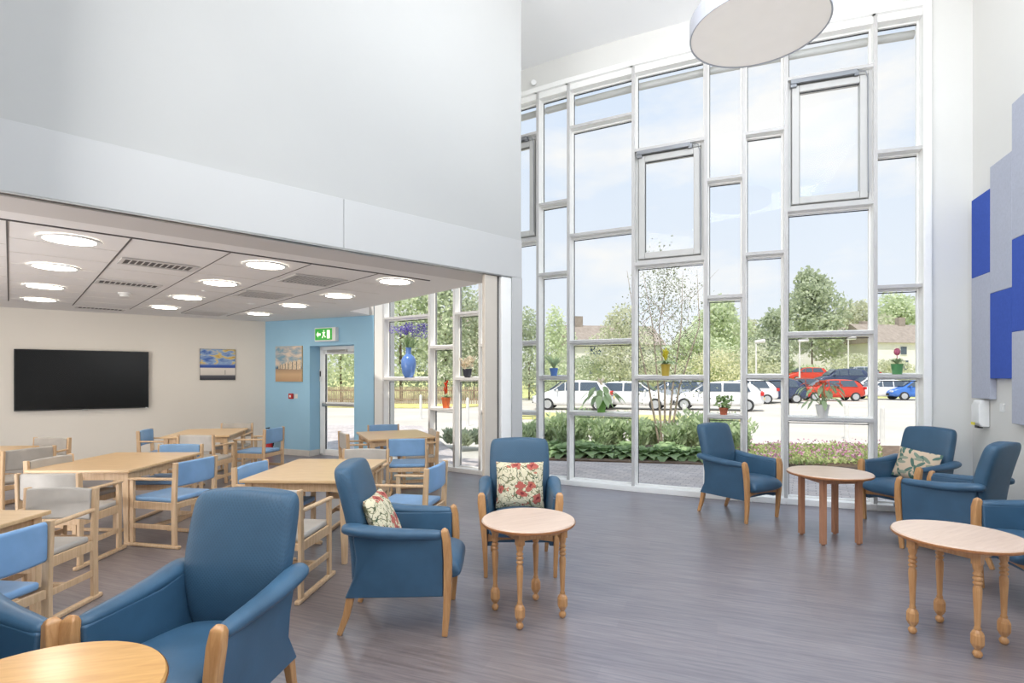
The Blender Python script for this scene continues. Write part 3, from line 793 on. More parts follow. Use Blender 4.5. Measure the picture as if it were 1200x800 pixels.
round_table(3.12, 5.33, math.radians(3), 'round table with plain square legs near the window on the right', .375, z=.665, turned=False, off=.175, legmat='rleg')

# ------------------------------------------------------------------ dining tables
def dining_table(x, y, w, d, rz, label, z=.72):
    r = empty('dining_table', (x, y, 0), rz); tag(r, label, 'table', 'rectangular dining tables')
    mb = MB(); mb.bx(-w/2, w/2, -d/2, d/2, z-.028, z); mb.build('tabletop', M['ttop'], r, bevel=.006, seg=2)
    mb = MB()
    k = .05
    for s in (-1, 1):
        mb.prism([(-w/2+k, s*(d/2-k), z-.03), (w/2-k, s*(d/2-k), z-.03), (w/2-k, s*(d/2-k), z-.125), (w/2-k-.12, s*(d/2-k), z-.105), (-w/2+k+.12, s*(d/2-k), z-.105), (-w/2+k, s*(d/2-k), z-.125)], (0, -s*.022, 0))
        mb.prism([(s*(w/2-k), -d/2+k, z-.03), (s*(w/2-k), d/2-k, z-.03), (s*(w/2-k), d/2-k, z-.125), (s*(w/2-k), d/2-k-.12, z-.105), (s*(w/2-k), -d/2+k+.12, z-.105), (s*(w/2-k), -d/2+k, z-.125)], (-s*.022, 0, 0))
    mb.build('apron', M['pale'], r, bevel=.002, seg=1)
    for sx in (-1, 1):
        for sy in (-1, 1):
            mb = MB(); cx, cy = sx*(w/2-.065), sy*(d/2-.065)
            mb.bar([(cx+sx*.01, cy+sy*.01, 0), (cx, cy, z-.12), (cx, cy, z-.028)], [.042, .062, .062], [.042, .062, .062], side=(1, 0, 0))
            mb.build('leg', M['pale'], r, bevel=.004)
    return r
dining_table(-4.10, 5.70, .98, 1.22, math.radians(1), 'large wooden dining table at the left, opposite the television')
dining_table(-1.83, 5.19, .95, 1.2, math.radians(-2), 'wooden dining table just left of the side-on armchair')
dining_table(-4.82, 8.58, .92, 1.22, math.radians(14), 'wooden dining table at the back beside the television wall corner')
dining_table(-1.79, 8.28, .98, 1.18, math.radians(24), 'wooden dining table by the glazed bay with the blue vase')
dining_table(-6.45, 6.35, .95, 1.05, math.radians(6), 'wooden dining table at the left edge below the television')
dining_table(-3.52, 2.98, .96, 1.2, math.radians(0), 'wooden dining table cut off by the left edge in front')

# ------------------------------------------------------------------ dining chairs
def make_chair(cm):
    r = empty('dining_chair'); W = .245
    for s in (-1, 1):
        mb = MB(); mb.bar([(s*W, -.25, .03), (s*W, -.245, .42), (s*W, -.262, .80)], .028, [.05, .05, .046], side=(1, 0, 0)); mb.build('post', M['pale'], r, bevel=.006)
        mb = MB(); mb.bx(s*W-.014, s*W+.014, .20, .245, .03, .625); mb.build('post', M['pale'], r, bevel=.005)
        mb = MB(); mb.bx(s*W-.02, s*W+.02, -.31, .31, 0, .032); mb.build('runner', M['pale'], r, bevel=.010, seg=3)
        mb = MB(); mb.bar([(s*W, -.24, .645), (s*W, .0, .637), (s*W, .262, .63)], [.036, .042, .04], .024, side=(1, 0, 0)); mb.build('armrest', M['pale'], r, bevel=.009, seg=3)
        mb = MB(); mb.bx(s*W-.009, s*W+.009, -.225, .20, .355, .425); mb.build('side_rail', M['pale'], r, bevel=.004)
        mb = MB(); mb.bx(s*W-.009, s*W+.009, -.225, .20, .17, .215); mb.build('side_rail', M['pale'], r, bevel=.004)
    for q in ((.21, .232, .355, .415), (-.256, -.234, .365, .415), (-.02, .015, .175, .21)):
        mb = MB(); mb.bx(-W, W, *q); mb.build('cross_rail', M['pale'], r, bevel=.003)
    mb = MB(); mb.bx(-W+.012, W-.012, -.22, .25, .415, .462); mb.build('seat', M[cm], r, bevel=.018, seg=3)
    mb = MB(); rings = []
    for i in range(9):
        x = -W+.014+(2*W-.028)*i/8; b = -.03*(1-(x/W)**2)
        zt = .795+.006*(1-(x/W)**2)
        rings.append([(x, -.225+b, .575), (x, -.218+b, .59), (x, -.226+b, zt-.015), (x, -.24+b, zt), (x, -.258+b, zt-.004), (x, -.265+b, zt-.02), (x, -.262+b, .59), (x, -.25+b, .57)])
    mb.loft(rings); mb.build('backrest', M[cm], r, bevel=.006, seg=2, angle=50)
    return r
CH = {'dblue': make_chair('dblue'), 'dgrey': make_chair('dgrey')}; used = {'dblue': 0, 'dgrey': 0}
def chair(x, y, fx, fy, c, label):
    """x, y: foot of the back; fx, fy: facing"""
    n = math.hypot(fx, fy); fx /= n; fy /= n
    rz = math.atan2(fy, fx)-PI/2; loc = (x+fx*.25, y+fy*.25, 0)
    if not used[c]: used[c] = 1; o = CH[c]; o.location = loc; o.rotation_euler = (0, 0, rz)
    else: o = dup(CH[c], loc, rz)
    o['label'] = label; o['category'] = 'chair'; o['group'] = 'wooden dining chairs with sled bases'
B_, G_ = 'dblue', 'dgrey'
chair(-1.74, 3.86, .09, 1, G_, 'grey dining chair, back to us, between the two foreground blue armchairs')
chair(-3.84, 4.50, -.04, 1, G_, 'grey dining chair with its back to us at the large left table')
chair(-4.58, 5.38, 1, -.05, G_, 'grey dining chair tucked in at the left end of the large left table')
chair(-5.42, 6.08, -.94, .33, G_, 'grey dining chair at the left edge, beside the table below the television')
chair(-6.05, 7.12, -.1, -1, G_, 'grey dining chair behind the table under the television, facing us')
chair(-3.25, 3.90, .0, -1, G_, 'grey dining chair facing the front left table, back rail overlapping the chair behind')
chair(-2.62, 2.78, -1, .12, B_, 'blue dining chair cut off by the left edge, in front of the grey chairs')
chair(-3.08, 5.27, -1, .22, B_, 'blue dining chair side on at the right end of the large left table')
chair(-3.93, 6.42, .03, -1, B_, 'blue dining chair facing us on the far side of the large left table')
chair(-4.34, 7.45, .05, 1, G_, 'grey dining chair with its back to us at the table in the back corner')
chair(-5.53, 8.18, 1, .25, B_, 'blue dining chair at the left end of the back corner table, under the television')
chair(-3.72, 8.45, -1, .16, B_, 'blue dining chair at the right end of the back table, before the blue wall')
chair(-4.72, 9.30, .15, -1, G_, 'grey dining chair half hidden behind the back corner table below the sea painting')
chair(-2.40, 5.0, 1, -.12, B_, 'blue dining chair at the left end of the table left of the side-on armchair')
chair(-.70, 4.95, -1, .22, B_, 'blue dining chair directly behind the side-on armchair, seen side on')
chair(-1.62, 6.00, -.03, -1, G_, 'grey dining chair facing us behind the table left of the side-on armchair')
chair(-2.40, 7.75, .85, .5, G_, 'grey dining chair at the left end of the glazed bay table')
chair(-2.14, 9.02, .35, -.92, B_, 'blue dining chair on the far side of the glazed bay table')
chair(-1.36, 7.02, -.12, 1, B_, 'blue dining chair with its back to us at the glazed bay table')
chair(-1.17, 8.1, -1, -.35, G_, 'grey dining chair at the right end of the glazed bay table, seen edge on')

# ------------------------------------------------------------------ things on the walls
def wall_obj(Pa, Pb, px): 
    p = on_seg(Pa, Pb, px); return p
def wspan(Pa, Pb, p0, p1):
    a = on_seg(Pa, Pb, p0); b = on_seg(Pa, Pb, p1); L, rz = local(a, b); return a, L, rz, (a[1]+b[1])/2
# television
a, L, rz, Ym = wspan(TW0, TW1, 17, 174)
z0, z1 = 1.6-.58, 1.6+.46
tv = empty('television', (a[0], a[1], (z0+z1)/2), rz); tag(tv, 'large black flat-screen television on the cream wall', 'television')
h = (z1-z0)/2
mb = MB(); mb.bx(0, L, -.085, -.035, -h, h); mb.build('casing', M['bezel'], tv, bevel=.006)
mb = MB(); mb.bx(.015, L-.015, -.088, -.0845, -h+.022, h-.015); mb.build('screen', M['black'], tv)
mb = MB(); mb.bx(L/2-.35, L/2+.35, -.035, -.001, -.22, .22); mb.build('wall_bracket', M['gasket'], tv)
mb = MB(); mb.bx(L/2-.04, L/2+.04, -.092, -.083, -h-.014, -h+.004); mb.build('sensor', M['alu'], tv, bevel=.003)
mb = MB(); mb.bx(L-.05, L-.02, -.092, -.083, -h-.010, -h+.008); mb.build('sticker', M['white_pl'], tv)
# paintings
def painting(Pa, Pb, p0, p1, y0, y1, kind, label):
    a, L, rz, Ym = wspan(Pa, Pb, p0, p1)
    z0, z1 = hz(y1, Ym), hz(y0, Ym)
    r = empty('painting', (a[0], a[1], z0), rz); tag(r, label, 'painting')
    hh = z1-z0
    mb = MB(); mb.bx(0, L, -.026, -.001, 0, hh); mb.build('stretcher', M['gasket'] if kind == 'sea' else M['ttop'], r)
    mb = MB(); mb.bx(.004, L-.004, -.030, -.0262, .004, hh-.004); cv = mb.build('canvas', painting_mat(kind), r)
    if kind == 'beach':
        hut = MB(); sh = MB(); n = 7; x = L*.97
        wd = .085*L/.5
        for i in range(n):
            hgt = hh*(.30-.032*i); zb = hh*(.36-.0*i)-hh*.02+hh*.004*i
            x1_ = x; x0_ = x-wd*(1-.1*i)
            hut.prism([(x0_+.008, -.0315, zb), (x1_, -.0315, zb), (x1_, -.0315, zb+hgt*.8), ((x0_+x1_)/2, -.0315, zb+hgt), (x0_+.008, -.0315, zb+hgt*.72)], (0, .001, 0))
            sh.prism([(x0_-.004, -.032, zb), (x0_+.012, -.032, zb), (x0_+.012, -.032, zb+hgt*.8), (x0_-.004, -.032, zb+hgt*.7)], (0, .001, 0))
            x = x0_-.004
        hut.build('beach_huts', plain('hut_paint', S(226, 206, 176), .7, var=.2, vs=30), r)
        sh.build('hut_shadows', plain('hut_shadow_paint', S(62, 84, 98), .7), r)
    else:
        mb = MB(); mb.bx(L*.70, L*.712, -.0315, -.030, hh*.17, hh*.32); mb.build('painted_mast', M['gasket'], r)
painting(TW0, TW1, 234, 275.5, 409, 445, 'sea', 'abstract seascape painting in blue and gold on the cream wall')
painting(BW0, BW1, 324, 355, 405.5, 447, 'beach', 'beach huts painting on the blue wall')
# exit sign
a, L, rz, Ym = wspan(BW0, BW1, 372.5, 397); z0, z1 = hz(400, Ym), hz(384, Ym); hh = z1-z0
ex = empty('exit_sign', (a[0], a[1], z0), rz); tag(ex, 'illuminated green exit sign above the glazed door', 'sign')
mb = MB(); mb.bx(0, L, -.09, -.001, 0, hh); mb.build('housing', M['white_pl'], ex, bevel=.006)
Ls = L*.84
mb = MB(); mb.bx(.02, Ls, -.094, -.088, .025, hh-.02); mb.build('green_panel', M['green_s'], ex)
mb = MB(); yy = -.0955; 
def pf(pts): mb.prism([(x*Ls, yy, z*hh) for x, z in pts], (0, .002, 0))
pf([(.12, .5), (.22, .72), (.22, .58), (.36, .58), (.36, .42), (.22, .42), (.22, .28)])                     # arrow
pf([(.46, .66), (.62, .66), (.62, .60), (.46, .60)]); pf([(.50, .62), (.58, .62), (.58, .42), (.50, .42)])     # running figure
pf([(.50, .44), (.55, .44), (.47, .22), (.42, .24)]); pf([(.54, .44), (.59, .42), (.66, .30), (.62, .26)]); pf([(.52, .70), (.57, .70), (.57, .80), (.52, .80)])
pf([(.72, .20), (.88, .20), (.88, .80), (.72, .80)])                                                           # doorway
mb.build('pictogram', M['sign_w'], ex)
# call point
a, L, rz, Ym = wspan(BW0, BW1, 340, 347); zc = hz(464, Ym)
cpnt = empty('fire_call_point', (a[0], a[1], zc), rz); tag(cpnt, 'red fire alarm call point on the blue wall', 'call point')
mb = MB(); mb.bx(0, .10, -.05, -.001, -.055, .055); mb.build('housing', M['red'], cpnt, bevel=.008)
mb = MB(); mb.bx(.028, .072, -.053, -.049, -.022, .022); mb.build('press_plate', M['white_pl'], cpnt, bevel=.002)
mb = MB(); mb.bx(.125, .21, -.008, -.001, -.045, .045); o = mb.build('notice_plate', M['cream'], loc=(a[0], a[1], zc), rz=rz, bevel=.003)
tag(o, 'small pale notice plate right of the red call point', 'plate')
# fire extinguisher in the corner
fe = empty('fire_extinguisher', (-4.93, 10.98, 0)); tag(fe, 'red fire extinguisher on the floor in the corner by the blue wall', 'fire extinguisher')
mb = MB(); mb.lathe([(.07, 0), (.085, .01), (.085, .42), (.07, .48), (.03, .51)], n=20); mb.build('cylinder_body', M['red'], fe, smooth=True)
mb = MB(); mb.lathe([(.02, .51), (.02, .55)], n=10); mb.bx(-.01, .01, -.11, .03, .55, .57); mb.build('valve', M['bezel'], fe)
mb = MB(); mb.tube([(0, 0, .54), (.09, -.02, .5), (.11, -.02, .35), (.10, -.02, .2)], .012, 8); mb.build('hose', M['bezel'], fe, smooth=True)

# acoustic panels on the right wall
def rw(px, off=.0):
    o0 = (RC[0]-.935*off, RC[1]+.354*off); o1 = (RE[0]-.935*off, RE[1]+.354*off)
    p = on_seg(o0, o1, px); return math.hypot(p[0]-o0[0], p[1]-o0[1]), p[1]
def apanel(p0, p1, y0, y1, ref, c, label, x1_=None):
    x0, Ya = rw(p0, .06); x1 = rw(p1, .06)[0] if x1_ is None else x1_
    Yr = rw(ref, .06)[1]; zb, zt = hz(y1, Yr), hz(y0, Yr)
    mb = MB(); mb.bx(x0+.001, x1-.001, -.06, -.002, zb+.001, zt-.001)
    o = mb.build('acoustic_panel', M['pan_b'] if c == 'b' else M['pan_g'], loc=(RC[0], RC[1], 0), rz=rzr, bevel=.004)
    tag(o, label, 'wall panel', 'blue and grey felt wall panels')
    return x1
apanel(1138.4, 1160, 235.4, 326.5, 1138.4, 'b', 'blue felt wall panel nearest the window corner, top of its column')
apanel(1138.4, 1160, 326.5, 466, 1138.4, 'g', 'grey felt wall panel hanging lowest next to the window corner')
apanel(1160, 1185.5, 196, 344, 1160, 'g', 'grey felt wall panel in the second column from the window')
apanel(1160, 1185.5, 344, 443.5, 1160, 'b', 'blue felt wall panel in the second column, above the wall socket')
x3 = rw(1185.5, .06)[0]; cw = rw(1185.5, .06)[0]-rw(1160, .06)[0]
apanel(1185.5, 0, 122, 281, 1185.5, 'g', 'tall grey felt wall panel at the right edge, topmost in view', x3+cw)
apanel(1185.5, 0, 281, 388.9, 1185.5, 'b', 'blue felt wall panel at the right edge of the picture', x3+cw)
apanel(1185.5, 0, 388.9, 496, 1185.5, 'g', 'grey felt wall panel at the right edge, lowest in its column', x3+cw)
# dispenser and socket
x0, Yd = rw(1147, .03); x1 = rw(1163, .0)[0]
ds = empty('soap_dispenser', (RC[0]+RWD[0]*x0, RC[1]+RWD[1]*x0, hz(484, Yd)), rzr); tag(ds, 'white wall dispenser below the grey panel in the corner', 'dispenser')
ww = (x1-x0)*.8
mb = MB(); mb.prism([(0, -.002, -.14), (0, -.002, .15), (0, -.07, .15), (0, -.10, .10), (0, -.10, -.10), (0, -.07, -.14)], (ww, 0, 0)); mb.build('housing', M['white_pl'], ds, bevel=.012, seg=3)
mb = MB(); mb.bx(.01, ww*.5, -.104, -.099, -.125, -.095); mb.build('yellow_label', M['yellow'], ds)
mb = MB(); mb.bx(ww*.3, ww*.7, -.09, -.04, -.155, -.13); mb.build('nozzle', M['bezel'], ds, bevel=.004)
x0, Yd = rw(1173, .0)
mb = MB(); mb.bx(0, .086, -.012, -.001, -.043, .043); so = mb.build('wall_switch', M['white_pl'], loc=(RC[0]+RWD[0]*x0, RC[1]+RWD[1]*x0, hz(477.5, Yd)), rz=rzr, bevel=.004)
tag(so, 'white switch plate on the right wall under the blue panel', 'switch')
mb = MB(); mb.bx(.034, .052, -.016, -.011, -.016, .016); mb.build('rocker', M['white_pl'], so, bevel=.002)
# small sensor above the window at left
p = on_seg(A[595], A[666], 625)
mb = MB(); mb.lathe([(.04, 0), (.045, -.01), (.04, -.035), (.02, -.05)], n=18)
a_, L_, r_ = A[630], 0, 0
o = mb.build('motion_sensor', M['white_pl'], loc=(p[0]-.0, p[1]-.07, hz(97, p[1]-.05)), smooth=True); o.rotation_euler = (math.radians(-90), 0, 0)
o.rotation_euler = (math.radians(90), 0, 0); tag(o, 'small white sensor on the wall above the window', 'sensor')
p = A[1026]
mb = MB(); mb.lathe([(.055, .0), (.06, -.012), (.05, -.03)], n=20)
o = mb.build('smoke_detector', M['white_pl'], loc=(4.05, 5.9, CZ-.0), smooth=True); tag(o, 'white detector on the high ceiling right of the drum lamp', 'detector')

# ------------------------------------------------------------------ dining ceiling fittings
def dlight(px, py, label):
    x, y = cpt(px, py); c, s = math.cos(rzk), math.sin(rzk)
    r = empty('ceiling_light', (BK0[0]+c*x-s*y, BK0[1]+s*x+c*y, DZ-.004), rzk); tag(r, label, 'light', 'round recessed ceiling lights')
    mb = MB(); mb.lathe([(.175, -.001), (.18, -.012), (.215, -.012), (.222, -.001)], n=36, cap=False); mb.build('bezel', M['white_pl'], r, smooth=True)
    mb = MB(); mb.lathe([(.0005, -.014), (.12, -.013), (.178, -.008), (.178, -.002)], n=36, cap=False); mb.build('diffuser', M['lamp'], r, smooth=True)
rows = [[(82, 280), (64, 312), (52.5, 335), (47, 350.5)], [(311, 310), (258, 331), (220, 348), (193, 359.5)], [(463, 329), (397, 346), (345, 357.5), (303, 367)]]
nm = ['row nearest the left edge', 'middle row', 'row nearest the windows']; od = ['closest to the opening', 'second from the opening', 'third from the opening', 'farthest from the opening']
for i, rw_ in enumerate(rows):
    for j, (px, py) in enumerate(rw_): dlight(px, py, 'round lit ceiling light, %s, %s' % (nm[i], od[j]))
def vent(px, py, w, d, label, square=False):
    x, y = cpt(px, py); c, s = math.cos(rzk), math.sin(rzk)
    r = empty('ceiling_vent', (BK0[0]+c*x-s*y, BK0[1]+s*x+c*y, DZ-.004), rzk); tag(r, label, 'vent', 'ceiling air vents')
    mb = MB(); f = .035
    mb.bx(-w/2, w/2, -d/2, -d/2+f, -.012, 0); mb.bx(-w/2, w/2, d/2-f, d/2, -.012, 0); mb.bx(-w/2, -w/2+f, -d/2+f, d/2-f, -.012, 0); mb.bx(w/2-f, w/2, -d/2+f, d/2-f, -.012, 0)
    mb.build('frame', M['soffit'], r)
    mb = MB(); mb.bx(-w/2+f, w/2-f, -d/2+f, d/2-f, -.0015, 0); mb.build('backing', M['gap'], r)
    mb = MB(); n = int((w-2*f)/(.05 if not square else .045))
    for i in range(1, n):
        xx = -w/2+f+(w-2*f)*i/n
        mb.box((xx, 0, -.005), (.009, d-2*f, .006))
    if square:
        for k in range(1, int((d-2*f)/.045)):
            mb.box((0, -d/2+f+k*.045, -.007), (w-2*f, .008, .004))
    mb.build('grille', M['soffit'], r)
vent(186, 309.5, .66, .34, 'rectangular louvred ceiling vent nearest the opening, left of the middle lights')
vent(151, 332, .66, .34, 'rectangular louvred ceiling vent beside the smoke detector')
vent(118, 361, .66, .34, 'rectangular louvred ceiling vent next to the television wall')
vent(366, 328, .62, .60, 'square grid ceiling vent between middle and window-side lights, nearest the opening', True)
vent(308, 345, .62, .60, 'square grid ceiling vent in the middle between light rows', True)
vent(240, 366.5, .62, .60, 'square grid ceiling vent farthest from the opening', True)
def det(px, py, nme, label, r_=.06):
    x, y = cpt(px, py); c, s = math.cos(rzk), math.sin(rzk)
    f_ = 1 if nme == 'smoke_detector' else .3
    mb = MB(); mb.lathe([(r_*.75, -.055*f_), (r_*.9, -.05*f_), (r_*.92, -.03*f_), (r_*1.3, -.022*f_), (r_*1.3, 0)], n=22)
    o = mb.build(nme, M['white_pl'], loc=(BK0[0]+c*x-s*y, BK0[1]+s*x+c*y, DZ+.001), smooth=True); tag(o, label, 'detector')
det(146, 343, 'smoke_detector', 'white smoke detector on the tiled ceiling between two louvred vents')
det(239, 340, 'ceiling_disc', 'small flat sprinkler cover on the tiled ceiling beside the middle row lights', .03)  # sprinkler cover, a flat disc
det(294, 355.5, 'ceiling_disc', 'flat sensor on the tiled ceiling behind the square vents', .05)

# pendant drum
pd = empty('pendant_lamp', (2.136, 4.707, 4.6)); tag(pd, 'large white drum pendant lamp hanging near the tall window', 'lamp')
mb = MB(); mb.lathe([(.558, .0), (.5645, .0), (.5645, .15), (.558, .15)], n=72); mb2 = mb
mb.bm.free(); mb = MB(); mb.lathe([(.552, .002), (.5645, -.004), (.5645, .15), (.552, .15)], n=72, cap=False); mb.build('shade', M['drum'], pd, smooth=False)
mb = MB(); mb.lathe([(.0005, .004), (.553, .004)], n=72, cap=False); mb.build('diffuser', M['drum_b'], pd)
mb = MB(); mb.lathe([(.0005, .148), (.553, .148)], n=72, cap=False); mb.build('top_cover', M['white_pl'], pd)
for i in range(3):
    a_ = i*2*PI/3; mb = MB(); mb.tube([(.4*math.cos(a_), .4*math.sin(a_), .14), (0, 0, 1.68)], .003, 6); mb.build('suspension_wire', M['alu'], pd)
mb = MB(); mb.lathe([(.06, 1.68), (.06, 1.75)], n=20); mb.build('ceiling_rose', M['white_pl'], pd)

# ------------------------------------------------------------------ plants on the window shelves
def shelf(a, b, px, z_y, px_t=None):
    L, rz = local(A[a], A[b]); p = on_seg(A[a], A[b], px)
    n = (-math.sin(rz), math.cos(rz))
    return (p[0]+n[0]*.06, p[1]+n[1]*.06), hz(z_y, on_seg(A[a], A[b], px_t or px)[1])+.02
def pot(r, prof, m, name='pot'):
    mb = MB(); mb.lathe(prof, n=22); mb.build(name, m, r, smooth=False, bevel=0)
    mb = MB(); t = prof[-1]; mb.lathe([(.001, t[1]+.001), (t[0]*.88, t[1]+.001)], n=18, cap=False); mb.build('soil', M['soil'], r)
def broad(mb, base, d, L, W, droop=.4, n=4):
    """arching leaf blade"""
    b = Vector(base); d = Vector(d).normalized(); side = d.cross(Vector((0, 0, 1)));
    if side.length < .05: side = Vector((1, 0, 0))
    side.normalize(); pl = []
    for i in range(n+1):
        t = i/n; p = b+d*L*t+Vector((0, 0, -droop*L*t*t)); wv = W*math.sin(PI*min(1, t*.93+.07))*.5
        pl.append((mb.bm.verts.new(p+side*wv+Vector((0, 0, .15*wv))), mb.bm.verts.new(p), mb.bm.verts.new(p-side*wv+Vector((0, 0, .15*wv)))))
    for q, w_ in zip(pl[:-1], pl[1:]):
        mb._f([q[0], q[1], w_[1], w_[0]]); mb._f([q[1], q[2], w_[2], w_[1]])
def rd(): return random.uniform(-1, 1)
# blue vase with purple flowers
(px, py), z = shelf(449, 503, 476, 443.6, 476)
v = empty('flower_vase', (px, py, z)); tag(v, 'blue vase of purple flowers on the window shelf above the back table', 'vase')
mb = MB(); mb.lathe([(.07, 0), (.11, .08), (.135, .22), (.13, .32), (.10, .38), (.05, .42), (.045, .5), (.06, .54)], n=26); mb.build('vase', M['pot_blue'], v, smooth=True)
st = MB(); lf = MB()
for i in range(16):
    a_ = random.uniform(0, 2*PI); e = random.uniform(.08, .27); L = random.uniform(.25, .5)
    dx, dy = math.cos(a_)*e*1.2, math.sin(a_)*e*.35
    tip = Vector((dx, dy, .54+L*.8)); st.tube([(0, 0, .45), (dx*.4, dy*.4, .54+L*.5), tip], .004, 5)
    fl = MB()
    for k in range(40):
        fl.leaf(tip+Vector((rd(), rd()*.6, rd()*.8))*.085, (rd(), rd(), rd()), (rd(), rd(), 1), .04, .025)
    fl.build('flower', M['fl_purple'], v, keep=True)
    for k in range(4): broad(lf, (dx*.3, dy*.3, .54), (dx+rd()*.3, dy*.4+rd()*.1, .5), .25, .035, .3)
st.build('stems', M['lf_pot'], v); lf.build('leaves', M['lf_pot'], v, keep=True)
# orange pot with red flower spike
(px, py), z = shelf(503, 532, 520, 479.5)
v = empty('potted_plant', (px, py, z)); v.scale = (.78,)*3; tag(v, 'orange pot with a red flower spike on the low shelf of the narrow pane', 'plant')
pot(v, [(.07, 0), (.095, .2), (.105, .2), (.105, .235)], M['pot_orange'])
lf = MB()
for i in range(12):
    a_ = i*2.4; broad(lf, (0, 0, .22), (math.cos(a_), math.sin(a_), .9), .26, .07, .5)
lf.build('leaves', M['lf_pot'], v, keep=True)
lf = MB()
for i in range(30): lf.leaf((rd()*.02, rd()*.02, .3+i*.0085), (rd(), rd(), 1.2), (rd(), rd(), .2), .09, .05)
lf.build('flower', M['fl_red'], v, keep=True)
# black pot with cream flowers, tilted
(px, py), z = shelf(532, 562, 545, 443.6)
v = empty('potted_plant', (px, py, z)); v.scale = (.8,)*3; tag(v, 'small black pot of cream flowers on the shelf beside the folding partition', 'plant')
pot(v, [(.05, 0), (.08, .04), (.10, .16), (.095, .18)], M['pot_black'])
lf = MB()
for i in range(90): lf.leaf((rd()*.14, rd()*.1, .20+abs(rd())*.2), (rd(), rd(), rd()+.3), (rd(), rd(), 1), .09, .06)
lf.build('flowers', M['fl_cream'], v, keep=True)
# blue pot, upright green plant
(px, py), z = shelf(630, 666, 647, 442)
v = empty('potted_plant', (px, py, z)); tag(v, 'blue pot with spiky green leaves on the shelf left of the parked white car', 'plant')
pot(v, [(.045, 0), (.065, .11), (.068, .12)], M['pot_blue'])
lf = MB()
for i in range(26):
    a_ = i*2.4; broad(lf, (0, 0, .11), (math.cos(a_)*.6, math.sin(a_)*.6, 1), random.uniform(.2, .42), .035, .35)
lf.build('leaves', M['lf_pot'], v, keep=True)
# green pot with heart leaves
(px, py), z = shelf(666, 742, 703, 485)
v = empty('potted_plant', (px, py, z)); tag(v, 'light green pot with broad drooping leaves on the shelf above the hosta bed', 'plant')
pot(v, [(.055, 0), (.075, .15), (.085, .15), (.085, .175)], M['pot_green'])
lf = MB(); st = MB(); fl = MB()
for i in range(20):
    a_ = i*2.4+.3; rr = random.uniform(.08, .26); tip = Vector((math.cos(a_)*rr, math.sin(a_)*rr*.5, random.uniform(.2, .38)))
    st.tube([(0, 0, .15), tip*.6+Vector((0, 0, .08)), tip], .003, 5); broad(lf, tip, (math.cos(a_), math.sin(a_)*.5, -.5), .15, .10, .5)
for i in range(5): fl.leaf((rd()*.05, rd()*.03, .40+rd()*.04), (rd(), rd(), 1), (0, -1, .2), .08, .05)
lf.build('leaves', M['lf_pot'], v, keep=True); st.build('stems', M['lf_pot'], v); fl.build('flowers', M['fl_cream'], v, keep=True)
# yellow bromeliad
(px, py), z = shelf(742, 827, 779, 442, 785)
v = empty('potted_plant', (px, py, z)); tag(v, 'yellow bromeliad in an ochre pot in front of the thin birch tree', 'plant')
pot(v, [(.045, 0), (.06, .13), (.068, .16)], M['pot_ochre'])
lf = MB()
for i in range(22):
    a_ = i*2.4; broad(lf, (0, 0, .15), (math.cos(a_), math.sin(a_)*.7, .9), random.uniform(.2, .28), .05, .7)
lf.build('leaves', M['lf_pot'], v, keep=True)
lf = MB()
for i in range(16): a_ = i*2.4; broad(lf, (0, 0, .2+i*.006), (math.cos(a_)*.5, math.sin(a_)*.5, 1), .12, .035, .1)
lf.build('flower', M['fl_yel'], v, keep=True)
# terracotta pot
(px, py), z = shelf(827, 872, 848, 488)
v = empty('potted_plant', (px, py, z)); tag(v, 'terracotta pot with small leaves above the uncushioned armchair', 'plant')
pot(v, [(.04, 0), (.052, .075), (.058, .075), (.058, .095)], M['pot_terra'])
lf = MB()
for i in range(150):
    a_ = random.uniform(0, 2*PI); rr = random.uniform(.0, .1); lf.leaf((math.cos(a_)*rr, math.sin(a_)*rr, random.uniform(.10, .23)), (rd(), rd(), rd()+.4), (rd(), rd(), 1), .045, .04)
lf.build('leaves', M['lf_pot2'], v, keep=True)
lf = MB()
for i in range(16): lf.leaf((rd()*.08, rd()*.08, .18+rd()*.05), (rd(), rd(), .3), (rd(), -1, rd()), .03, .03)
lf.build('flowers', M['fl_cream'], v, keep=True)
# white pot anthurium
(px, py), z = shelf(921, 1026, 965, 491.5, 975)
v = empty('potted_plant', (px, py, z)); tag(v, 'white pot of anthurium with pink red blooms and long stems, above the square-legged table', 'plant')
pot(v, [(.055, 0), (.078, .15), (.082, .16)], M['pot_white'])
lf = MB(); st = MB(); fl = MB()
for i in range(18):
    a_ = i*2.4; rr = random.uniform(.08, .30); tip = Vector((math.cos(a_)*rr, math.sin(a_)*rr*.55, random.uniform(.2, .40)))
    st.tube([(0, 0, .14), tip*.5+Vector((0, 0, .12)), tip], .003, 5)
    broad(lf, tip, (math.cos(a_), math.sin(a_)*.5, -.6), .11, .06, .4)
for i in range(9):
    a_ = i*2.4+1; rr = random.uniform(.02, .2); tip = Vector((math.cos(a_)*rr, math.sin(a_)*rr*.5-.02, random.uniform(.38, .47)))
    st.tube([(0, 0, .14), tip*.5+Vector((0, 0, .12)), tip], .003, 5); broad(fl, tip, (math.cos(a_), math.sin(a_), -.1), .10, .09, .3)
lf.build('leaves', M['lf_pot'], v, keep=True); st.build('stems', M['lf_pot'], v); fl.build('flowers', M['fl_red'], v, keep=True)
